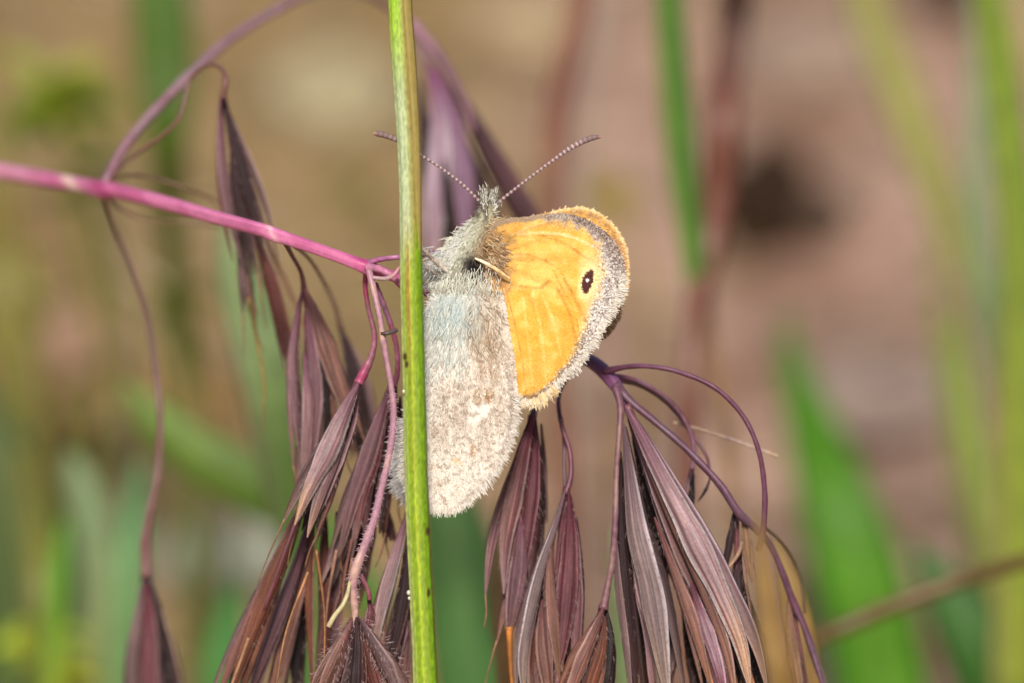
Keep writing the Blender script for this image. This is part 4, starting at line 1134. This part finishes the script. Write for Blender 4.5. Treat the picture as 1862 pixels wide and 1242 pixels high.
def hind_color(px, py):
    nz = vnoise(px, py, 26, 91); n2 = vnoise(px, py, 9, 92); n3 = vnoise(px, py, 4, 93)
    c = mixc(np.array([220, 211, 197.0]), np.array([200, 186, 168.0]), sstep(0.35, 0.7, nz))
    # blue grey hairy base
    k = np.exp(-(((px - 815) / 60) ** 2 + ((py - 570) / 62) ** 2))
    c = mixc(c, np.array([166, 182, 182.0]), k * 0.9)
    k = np.exp(-(((px - 770) / 34) ** 2 + ((py - 690) / 110) ** 2))
    c = mixc(c, np.array([206, 206, 200.0]), k * 0.7)
    # brownish middle
    k = np.exp(-(((px - 888) / 30) ** 2 + ((py - 630) / 78) ** 2))
    c = mixc(c, np.array([158, 128, 98.0]), k * (0.45 + 0.6 * n2))
    k = np.exp(-(((px - 830) / 46) ** 2 + ((py - 745) / 50) ** 2))
    c = mixc(c, np.array([164, 144, 126.0]), k * (0.3 + 0.7 * n2))
    c = mixc(c, np.array([142, 98, 56.0]), sstep(1.2, 0.6, np.hypot((px - 888) / 7, (py - 716) / 14) + 0.6 * (n3 - 0.5)))
    c = mixc(c, np.array([164, 128, 92.0]), sstep(1.2, 0.6, np.hypot((px - 866) / 9, (py - 722) / 16) + 0.8 * (n3 - 0.5)) * 0.8)
    # white patch
    w = np.minimum(np.hypot((px - 860) / 13, (py - 754) / 30), np.hypot((px - 880) / 18, (py - 742) / 13))
    c = mixc(c, np.array([240, 235, 224.0]), sstep(1.4, 0.4, w + 0.6 * (n2 - 0.5)) * 0.8)
    # tan flecks and pale lower part
    lowk = sstep(780, 880, py)
    c = mixc(c, np.array([222, 212, 197.0]), lowk * 0.75)
    for (sx, sy, rx, ry, f, cc) in ((860, 816, 7, 16, 0.7, (176, 120, 76)), (830, 834, 10, 7, 0.6, (226, 186, 130)), (792, 782, 7, 12, 0.6, (150, 128, 108)), (786, 846, 8, 6, 0.4, (220, 186, 140)), (924, 832, 5, 11, 0.6, (130, 96, 72)), (800, 874, 6, 8, 0.5, (168, 140, 112))):
        c = mixc(c, np.array(cc, float), sstep(1.3, 0.5, np.hypot((px - sx) / rx, (py - sy) / ry) + 0.7 * (n3 - 0.5)) * f)
    for v in ([(870, 520), (905, 640), (930, 780)], [(860, 520), (885, 680), (905, 850)], [(850, 520), (856, 700), (866, 890)], [(840, 520), (824, 700), (820, 910)], [(830, 530), (790, 700), (776, 880)]):
        c = mixc(c, np.array([232, 224, 208.0]), np.exp(-(dist_line(px, py, v) / 2.6) ** 2) * 0.55 * sstep(560, 640, py))
    # grey marginal line
    do = dist_line(px, py, np.array([(933, 650), (938, 700), (941, 740), (938, 775), (930, 810), (916, 846), (896, 876), (872, 902), (848, 922)], float))
    c = mixc(c, np.array([134, 118, 108.0]), np.exp(-((do - 12) / 6) ** 2) * (0.25 + 0.7 * n2) * sstep(620, 720, py))
    # brown beside the forewing edge and the dark wing root
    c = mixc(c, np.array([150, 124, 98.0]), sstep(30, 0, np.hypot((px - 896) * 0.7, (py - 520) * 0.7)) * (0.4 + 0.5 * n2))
    sp = vnoise(px, py, 5.5, 94)
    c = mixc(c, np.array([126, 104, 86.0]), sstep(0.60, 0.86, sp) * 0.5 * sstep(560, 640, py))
    return c


def hind_var(px, py):
    return 0.15 + 0.05 * sstep(560, 700, py) - 0.13 * (np.minimum(np.hypot((px - 860) / 13, (py - 754) / 30), np.hypot((px - 880) / 18, (py - 742) / 13)) < 1)


def far_color(px, py):
    n3 = vnoise(px, py, 4, 97); n2 = vnoise(px, py, 10, 98)
    out = np.array([(1000, 386), (1030, 379), (1058, 378), (1084, 386), (1106, 401), (1124, 424), (1137, 452), (1141, 486), (1138, 530), (1128, 566), (1118, 592)], float)
    do = dist_line(px, py, out)
    c = np.array([238, 180, 78.0]) * np.ones(px.shape + (1,))
    c = mixc(c, np.array([206, 140, 66.0]), sstep(410, 470, py) * 0.8)
    c = mixc(c, np.array([140, 104, 78.0]), np.exp(-((do - 11 + 8 * (n3 - 0.5)) / 6) ** 2) * (0.3 + 0.6 * n2))
    c = mixc(c, np.array([236, 214, 160.0]), sstep(6, 2, do) * 0.8)
    return mixc(c, np.array([120, 92, 60.0]), sstep(540, 580, py) * 0.7)


FVEINS = ([(1000, 478), (1031, 518), (1062, 582)], [(1010, 437), (1040, 452), (1075, 470)], [(944, 518), (965, 523), (981, 522), (997, 509)], [(1012, 522), (1034, 570), (1046, 622)], [(930, 429), (970, 414), (1020, 402)], [(985, 535), (1006, 590), (1020, 650)], [(968, 530), (982, 600), (992, 690)], [(950, 540), (960, 620), (968, 700)], [(936, 428), (990, 424), (1040, 432), (1075, 448)])


def depth_fore(px, py):
    r = np.hypot(px - 890, py - 470)
    vn = 0
    for v in FVEINS:
        vn = vn + np.exp(-(dist_line(np.asarray(px, float), np.asarray(py, float), v) / 2.4) ** 2)
    return -0.0035 * vn + 0.13 - 0.10 * np.sin(np.clip(r / 300, 0, 1) * math.pi) - 0.04 * (px - 900) / 250 + 0.006 * np.sin(np.arctan2(py - 470, px - 890) * 16)


def depth_hind(px, py):
    return 0.16 * sstep(560, 498, py) + 0.02 - 0.09 * np.exp(-(((px - 840) / 90) ** 2 + ((py - 720) / 200) ** 2)) + 0.08 * np.clip((780 - px) / 60, 0, 1) ** 2 + 0.005 * np.sin(np.arctan2(py - 500, px - 850) * 22)


def depth_farf(px, py):
    return 0.26 + 0.06 * (px - 900) / 250 - 0.04 * np.sin(np.clip(np.hypot(px - 890, py - 470) / 300, 0, 1) * math.pi)


def depth_farh(px, py):
    return 0.32 + 0 * px


def wing(name, outline, center, dfun, cfun, nth, nr, parent=bf, thick=0.012, label=None):
    O = closed_spline(outline, nth)
    s = np.linspace(0.0, 1, nr)[:, None, None] ** 0.85
    ragged = 1 + 0.0 * O[:, :1]
    G = np.array(center) + s * (O[None] - np.array(center))
    px, py = G[..., 0], G[..., 1]
    d = dfun(px, py)
    A = P(px, py, d).reshape(-1, 3)
    B = P(px, py, d + thick).reshape(-1, 3)
    c = lin(np.clip(cfun(px, py), 0, 255)).reshape(-1, 3)
    n, m = nr, nth
    F = ring_quads(n, m)
    k = n * m
    j = np.arange(m)
    e = (n - 1) * m
    rim = np.stack([e + j, e + (j + 1) % m, k + e + (j + 1) % m, k + e + j], 1)
    o = mesh(name, np.vstack([A, B]), np.vstack([F, F[:, ::-1] + k, rim]), None, M_wing, np.vstack([c, c]), parent)
    if label:
        o['label'] = label
    return o, O


w_ff, O_ff = wing('forewing', FARF, (1010, 500), depth_farf, far_color, 260, 70, label='far orange forewing showing as a rim above the near one')
w_fh, O_fh = wing('hindwing', FARH, (830, 720), depth_farh, hind_color, 200, 60, label='far pale hindwing behind the stem')
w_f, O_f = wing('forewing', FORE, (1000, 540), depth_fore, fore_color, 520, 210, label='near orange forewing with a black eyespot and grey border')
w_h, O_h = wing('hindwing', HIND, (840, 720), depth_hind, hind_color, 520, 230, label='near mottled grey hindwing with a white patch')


def inside(px, py, poly):
    x0, y0 = poly[:, 0], poly[:, 1]
    x1, y1 = np.roll(x0, -1), np.roll(y0, -1)
    r = np.zeros(px.shape, bool)
    for a, b, c, d in zip(x0, y0, x1, y1):
        k = ((b > py) != (d > py)) & (px < (c - a) * (py - b) / (d - b + 1e-12) + a)
        r ^= k
    return r


def wing_scales(parent, O, root, dfun, cfun, vfun, n, lmin, lmax, seed, lift=1.2, white=(244, 240, 232), dark=(92, 76, 66)):
    rs = np.random.default_rng(seed)
    lo, hi = O.min(0), O.max(0)
    px = rs.uniform(lo[0], hi[0], n * 2); py = rs.uniform(lo[1], hi[1], n * 2)
    k = inside(px, py, O[::2])
    px, py = px[k][:n], py[k][:n]
    n = len(px)
    ang = np.arctan2(py - root[1], px - root[0]) + rs.normal(0, 0.28, n)
    L = rs.uniform(lmin, lmax, n); W = rs.uniform(2.2, 4.0, n)
    cx, sx = np.cos(ang), np.sin(ang)
    d0 = dfun(px, py) - 0.003
    lf = lift * rs.uniform(0.3, 1.6, n) * U
    pts = []
    for (a, b, h) in ((0, -0.5, 0), (0, 0.5, 0), (0.75, 0.42, 0.75), (1.0, 0.0, 1.0), (0.75, -0.42, 0.75)):
        x = px + cx * L * a - sx * W * b
        y = py + sx * L * a + cx * W * b
        pts.append(P(x, y, d0 - lf * h))
    V = np.stack(pts, 1)
    F = np.arange(n)[:, None] * 5 + np.arange(5)
    c = np.clip(cfun(px, py), 0, 255)
    v = vfun(px, py)
    r = (rs.normal(0, 1, n) + 0.15) * v
    c = mixc(c, np.array(white, float), np.clip(r * 1.5, 0, 0.85))
    c = mixc(c, np.array(dark, float), np.clip(-r * 1.25, 0, 0.8))
    c = lin(np.clip(c, 0, 255)) * rs.uniform(0.92, 1.08, (n, 1))
    o = mesh('scales', V.reshape(-1, 3), None, None, M_scale, np.repeat(c[:, None, :], 5, 1).reshape(-1, 3), parent, smooth=False, polys=F)
    tag(o, kind='stuff')


wing_scales(w_f, O_f, (885, 465), depth_fore, fore_color, fore_var, 36000, 3, 6.5, 5, lift=0.4)
wing_scales(w_h, O_h, (845, 490), depth_hind, hind_color, hind_var, 56000, 3.5, 7, 6, lift=0.35, dark=(124, 104, 88))
wing_scales(w_ff, O_ff, (885, 465), depth_farf, far_color, lambda x, y: 0.10 + 0 * x, 11000, 3, 7, 8, lift=0.35)


def fringe(parent, O, dfun, sel, n, lmin, lmax, c_tip, c_root, seed, root, width=3.0, spread=0.25, curl=0.12):
    rs = np.random.default_rng(seed)
    ctr = O.mean(0)
    t = np.gradient(O, axis=0); t = t / (np.linalg.norm(t, axis=1)[:, None] + 1e-9)
    nn = np.stack([t[:, 1], -t[:, 0]], 1)
    s = np.sign(((O - ctr) * nn).sum(1)); nn = nn * np.sign(np.median(s))
    idx = np.where(sel(O[:, 0], O[:, 1]))[0]
    k = rs.choice(idx, n)
    p = O[k] + rs.uniform(-3, 3, (n, 2)) - nn[k] * rs.uniform(0, 9, (n, 1))
    rad = p - np.array(root); rad /= np.linalg.norm(rad, axis=1)[:, None]
    dr = nn[k] * 0.8 + rad * 0.6 + rs.normal(0, spread, (n, 2))
    L = rs.uniform(lmin, lmax, n) * (0.7 + 0.6 * vnoise(p[:, 0], p[:, 1], 12, seed))
    A = P(p[:, 0], p[:, 1], dfun(p[:, 0], p[:, 1]) - 0.004)
    B = P(p[:, 0] + dr[:, 0], p[:, 1] + dr[:, 1], dfun(p[:, 0], p[:, 1]) - 0.004 + rs.normal(0, 0.0008, n))
    mixk = rs.uniform(0, 1, (n, 1))
    ct = lin(np.array(c_tip, float)) * rs.uniform(0.75, 1.1, (n, 1))
    cr = lin(np.array(c_root, float)) * (1 - mixk) + ct * mixk
    hairs('fringe', A, B - A, L * U, width * U, ct, M_hair, parent, curl=curl, root_cols=cr)


fringe(w_f, O_f, depth_fore, lambda x, y: ((x > 940) & (y > 700)) | ((x > 1010) & (y < 705) & (y > 500)), 1300, 6, 13, (238, 232, 218), (170, 150, 132), 15, (900, 470))
fringe(w_f, O_f, depth_fore, lambda x, y: (x > 935) & (x < 1010) & (y > 690), 420, 10, 19, (240, 222, 180), (226, 176, 96), 16, (940, 560))
fringe(w_f, O_f, depth_fore, lambda x, y: (x > 1010) & (y < 520), 260, 2, 6, (214, 204, 190), (150, 132, 118), 25, (900, 470))
fringe(w_ff, O_ff, depth_farf, lambda x, y: (x > 960), 420, 2, 5, (240, 226, 190), (210, 170, 110), 17, (900, 480), width=2.6)
fringe(w_h, O_h, depth_hind, lambda x, y: (y > 720) & (x > 720), 1300, 6, 16, (232, 226, 214), (184, 168, 152), 18, (850, 560), spread=0.16, width=2.2, curl=0.06)
fringe(w_h, O_h, depth_hind, lambda x, y: (x < 800) & (y > 520), 700, 6, 13, (214, 212, 204), (184, 184, 178), 19, (850, 560), spread=0.3)
fringe(w_fh, O_fh, depth_farh, lambda x, y: (x < 780) & (y > 760), 500, 14, 26, (224, 222, 220), (190, 186, 182), 20, (830, 700), spread=0.4)


def hind_fur(n, region, lmin, lmax, seed, tones, angle, width=2.2, ws=0.35):
    """longer hairs lying on the hindwing"""
    rs = np.random.default_rng(seed)
    px = rs.uniform(region[0], region[2], n * 3); py = rs.uniform(region[1], region[3], n * 3)
    k = inside(px, py, O_h[::2]); px, py = px[k][:n], py[k][:n]; n = len(px)
    a = angle + rs.normal(0, ws, n)
    A = P(px, py, depth_hind(px, py) - 0.006)
    B = P(px + np.cos(a), py + np.sin(a), depth_hind(px + np.cos(a) * 20, py + np.sin(a) * 20) * 0.05 + depth_hind(px, py) * 0.95 - 0.0065)
    c = np.array(tones, float)[rs.integers(0, len(tones), n)]
    base = np.clip(hind_color(px, py), 0, 255)
    c = lin(c * 0.65 + base * 0.35) * rs.uniform(0.8, 1.15, (n, 1))
    hairs('wing_hair', A, B - A, rs.uniform(lmin, lmax, n) * U, width * U, c, M_hair, w_h, curl=0.10)


hind_fur(340, (775, 505, 880, 600), 14, 38, 21, [(186, 198, 198), (166, 182, 178), (222, 224, 214), (200, 194, 174), (156, 158, 144)], R(97), ws=0.25)
hind_fur(260, (775, 560, 850, 680), 14, 34, 23, [(206, 212, 208), (176, 190, 188), (222, 220, 208)], R(97), ws=0.3)
hind_fur(420, (850, 505, 915, 640), 10, 24, 24, [(206, 192, 168), (160, 134, 106), (220, 210, 192), (140, 118, 96)], R(80), ws=0.4)
hind_fur(260, (735, 640, 940, 930), 6, 12, 22, [(232, 226, 214), (200, 186, 170), (240, 238, 230), (176, 158, 140)], R(85), ws=0.4)

# body: one continuous lofted surface, head to abdomen tip
spine = [(891, 344, .20, 6), (890, 354, .20, 16), (888, 368, .20, 28), (886, 384, .20, 35), (882, 402, .20, 42), (872, 424, .20, 62), (860, 448, .20, 80), (849, 474, .20, 92), (840, 502, .20, 92), (832, 532, .21, 72), (824, 570, .22, 56), (816, 620, .22, 50), (808, 680, .22, 44), (803, 740, .22, 32), (800, 790, .22, 12), (800, 802, .22, 4)]


def body_rgb(px, py):
    left = 850 - (py - 440) * 0.45
    k = np.clip((px - left) / 40, -1, 1)
    c = mixc(np.array([196, 194, 168.0]), np.array([166, 136, 102.0]), sstep(0.1, 0.9, k))
    c = mixc(c, np.array([238, 236, 220.0]), sstep(0.25, -0.5, k) * sstep(395, 430, py))
    hd = sstep(412, 392, py)
    stripe = 0.5 + 0.5 * np.cos((px - 893 + (py - 380) * 0.1) * 0.42)
    c = mixc(c, mixc(np.array([112, 106, 84.0]), np.array([208, 200, 172.0]), stripe), hd)
    dk = np.exp(-(((px - 863) / 17) ** 2 + ((py - 482) / 15) ** 2))  # dark of the gap above the wing root, painted black into the body
    return mixc(c, np.array([14, 13, 14.0]), np.clip(dk * 1.5, 0, 1))


def body_col(t, u, fr, px, py):
    return body_rgb(px, py) * 0.8


body = tube('body', spine, M_body, body_col, bf, n=140, m=40)


def body_fur(n, y0, y1, lmin, lmax, seed, name='body_hair', width=2.0, keep_dark=True):
    rs = np.random.default_rng(seed)
    q = spline(spine, 400)
    C = P(q[:, 0], q[:, 1], q[:, 2])
    T, S, N = frames(C)
    idx = np.where((q[:, 1] > y0) & (q[:, 1] < y1))[0]
    k = rs.choice(idx, n)
    a = rs.uniform(-0.3, math.pi + 0.3, n)
    o = np.cos(a)[:, None] * S[k] + np.sin(a)[:, None] * N[k]
    r = q[k, 3] * 0.5 * U
    A = C[k] + o * (r * 0.97)[:, None]
    px = q[k, 0] + np.cos(a) * q[k, 3] * 0.5; py = q[k, 1]
    dr = o * 0.32 + T[k] * rs.uniform(0.5, 1.3, (n, 1)) + rs.normal(0, 0.28, (n, 3))
    dark = np.hypot(px - 863, py - 484) < 10
    dark = np.hypot(px - 863, py - 482) < 15
    L = rs.uniform(lmin, lmax, n) * np.where(dark, 0.25, 1)
    c = body_rgb(px, py)
    tone = rs.normal(0, 1, (n, 1))
    c = np.clip(c * (1 + 0.22 * tone), 0, 250)
    hairs(name, A, dr, L * U, width * U, lin(c), M_hair, body, curl=0.25, root_cols=lin(c * 0.8))


body_fur(5200, 398, 560, 5, 14, 31, width=1.6)
body_fur(1100, 352, 402, 4, 8, 32, 'head_hair', 1.3)


def tuft(name, x, y, ang, n, l0, l1, cols, seed, sx=5, sy=5, d=0.18, width=1.8, ws=0.25, parent=None):
    rs = np.random.default_rng(seed)
    px = x + rs.normal(0, sx, n); py = y + rs.normal(0, sy, n)
    a = ang + rs.normal(0, ws, n)
    A = P(px, py, d); B = P(px + np.cos(a), py + np.sin(a), d + rs.normal(0, 0.001, n))
    c = np.array(cols, float)[rs.integers(0, len(cols), n)]
    hairs(name, A, B - A, rs.uniform(l0, l1, n) * U, width * U, lin(c), M_hair, parent or body, curl=0.15)


HG = [(196, 192, 178), (150, 146, 130), (96, 90, 82), (222, 220, 214)]
for (x, s) in ((881, 1), (899, 2)):
    pl = tube('palp', [(x, 384, 0.16, 13), (x - 1, 364, 0.15, 12), (x + (x - 890) * 0.1, 352, 0.16, 8), (x + (x - 890) * 0.3, 342, 0.17, 3)], M_body, flat((176, 170, 150), 0.3, 90 + s, (120, 112, 98)), bf, n=24, m=10)
    tuft('hair', x, 362, R(-90 + (x - 890) * 1.5), 120, 6, 13, HG, 60 + s, 4, 9, d=0.125, parent=pl)
for (x, d_) in ((874, 0.185), (901, 0.185)):
    c = P(x, 388, d_)
    th, ph = np.meshgrid(np.linspace(0, math.pi, 14), np.linspace(0, 2 * math.pi, 20, endpoint=False), indexing='ij')
    mesh('eye', c + U * np.stack([7.5 * np.sin(th) * np.cos(ph), 7.5 * np.sin(th) * np.sin(ph), 11 * np.cos(th)], -1), ring_quads(14, 20), None, M_body, np.tile(lin((128, 122, 116)), (280, 1)), bf)
tuft('chest_hair', 806, 496, R(170), 600, 12, 30, [(240, 240, 230), (222, 224, 216), (200, 206, 206)], 71, 15, 16, d=0.17, ws=0.5)
tuft('chest_hair', 828, 458, R(150), 300, 6, 16, [(232, 230, 212), (206, 206, 186)], 72, 10, 16, d=0.16, ws=0.5)

tuft('shoulder_hair', 902, 462, R(25), 420, 8, 20, [(170, 134, 96), (140, 108, 76), (196, 166, 124), (206, 190, 156)], 73, 9, 26, d=0.085, ws=0.5)
tuft('shoulder_hair', 896, 420, R(10), 200, 8, 18, [(186, 160, 122), (160, 134, 100), (206, 196, 166)], 74, 7, 12, d=0.09, ws=0.5)
tuft('shoulder_hair', 884, 528, R(85), 220, 8, 20, [(190, 170, 142), (160, 138, 110), (214, 204, 186)], 76, 13, 12, d=0.04, ws=0.3, width=1.4)
tuft('shoulder_hair', 842, 520, R(97), 700, 10, 26, [(206, 206, 190), (186, 190, 178), (222, 222, 210), (176, 166, 146)], 75, 28, 15, d=0.035, ws=0.25, width=1.4)


def antenna(pts, nb, seed):
    P0 = [(x, y, d, w) for (x, y, d, w) in pts]

    def colr(t, u, fr, px, py):
        ph = (t * nb) % 1.0
        w = np.exp(-((ph - 0.5) / 0.20) ** 2)
        c = mixc(np.array([130, 104, 102.0]), np.array([204, 184, 186.0]), w * (1 - 0.6 * sstep(0.75, 0.9, t)))
        c = mixc(c, np.array([96, 84, 76.0]), sstep(0.80, 0.92, t) * 0.35)
        return mixc(c, np.array([196, 140, 104.0]), sstep(0.975, 1.0, t))
    P0 = [(x, y, d, w * 0.9) for (x, y, d, w) in P0]
    return tube('antenna', P0, M_scale, colr, bf, n=nb * 9, m=12, bump=lambda t, th: 1 + 0.20 * np.cos(((t * nb) % 1.0 - 0.5) * 2 * math.pi) * (1 - 0.8 * sstep(0.72, 0.85, t)))


antenna([(902, 376, .15, 6), (912, 364, .13, 6), (935, 345, .10, 5.6), (970, 318, .06, 5.4), (1008, 290, .02, 6.4), (1035, 271, 0, 9), (1058, 258, 0, 11.5), (1076, 251, 0, 11.5), (1088, 249, 0, 8), (1094, 249, 0, 3)], 27, 1)
antenna([(872, 366, .15, 6), (860, 354, .13, 6), (838, 333, .10, 5.6), (802, 306, .06, 5.4), (768, 284, .02, 5.6), (742, 266, 0, 6.5), (718, 253, 0, 10), (700, 246, 0, 12), (687, 243, 0, 12), (679, 243, 0, 6)], 26, 2)


def leg(pts, c, c2, seed, fuzz=True):
    o = tube('leg', pts, M_body, flat(c, 0.2, seed, c2), bf, n=40, m=10)
    if fuzz:
        rs = np.random.default_rng(seed)
        q = spline(pts, 100)
        C = P(q[:, 0], q[:, 1], q[:, 2]); T, S, N = frames(C)
        k = rs.integers(0, 100, 220); a = rs.uniform(0, 2 * math.pi, 220)
        oo = np.cos(a)[:, None] * S[k] + np.sin(a)[:, None] * N[k]
        hairs('hair', C[k] + oo * (q[k, 3] * 0.48 * U)[:, None], oo * 0.6 + T[k] * 0.6 + rs.normal(0, 0.2, (220, 3)), rs.uniform(4, 9, 220) * U, 1.4 * U, np.tile(lin(np.array(c, float)), (220, 1)) * rs.uniform(0.7, 1.1, (220, 1)), M_hair, o)
    return o


leg([(820, 498, 0.12, 11), (800, 483, 0.06, 10), (784, 468, -0.02, 8), (768, 455, -0.12, 7), (752, 452, -0.18, 5), (738, 458, -0.22, 4)], (226, 218, 204), (186, 172, 160), 41)
leg([(822, 505, 0.15, 10), (796, 498, 0.12, 8), (772, 486, 0.0, 7), (752, 482, -0.14, 5), (738, 490, -0.2, 4)], (216, 208, 200), (180, 170, 160), 42)
leg([(826, 520, 0.2, 10), (800, 520, 0.2, 8), (778, 524, 0.1, 6), (760, 520, -0.08, 5), (746, 524, -0.2, 4)], (206, 200, 196), (170, 160, 150), 43)
leg([(864, 470, 0.06, 4), (878, 476, 0.035, 6), (896, 486, 0.02, 7), (914, 498, 0.015, 6), (927, 507, 0.03, 3)], (232, 218, 190), (206, 164, 112), 44, False)
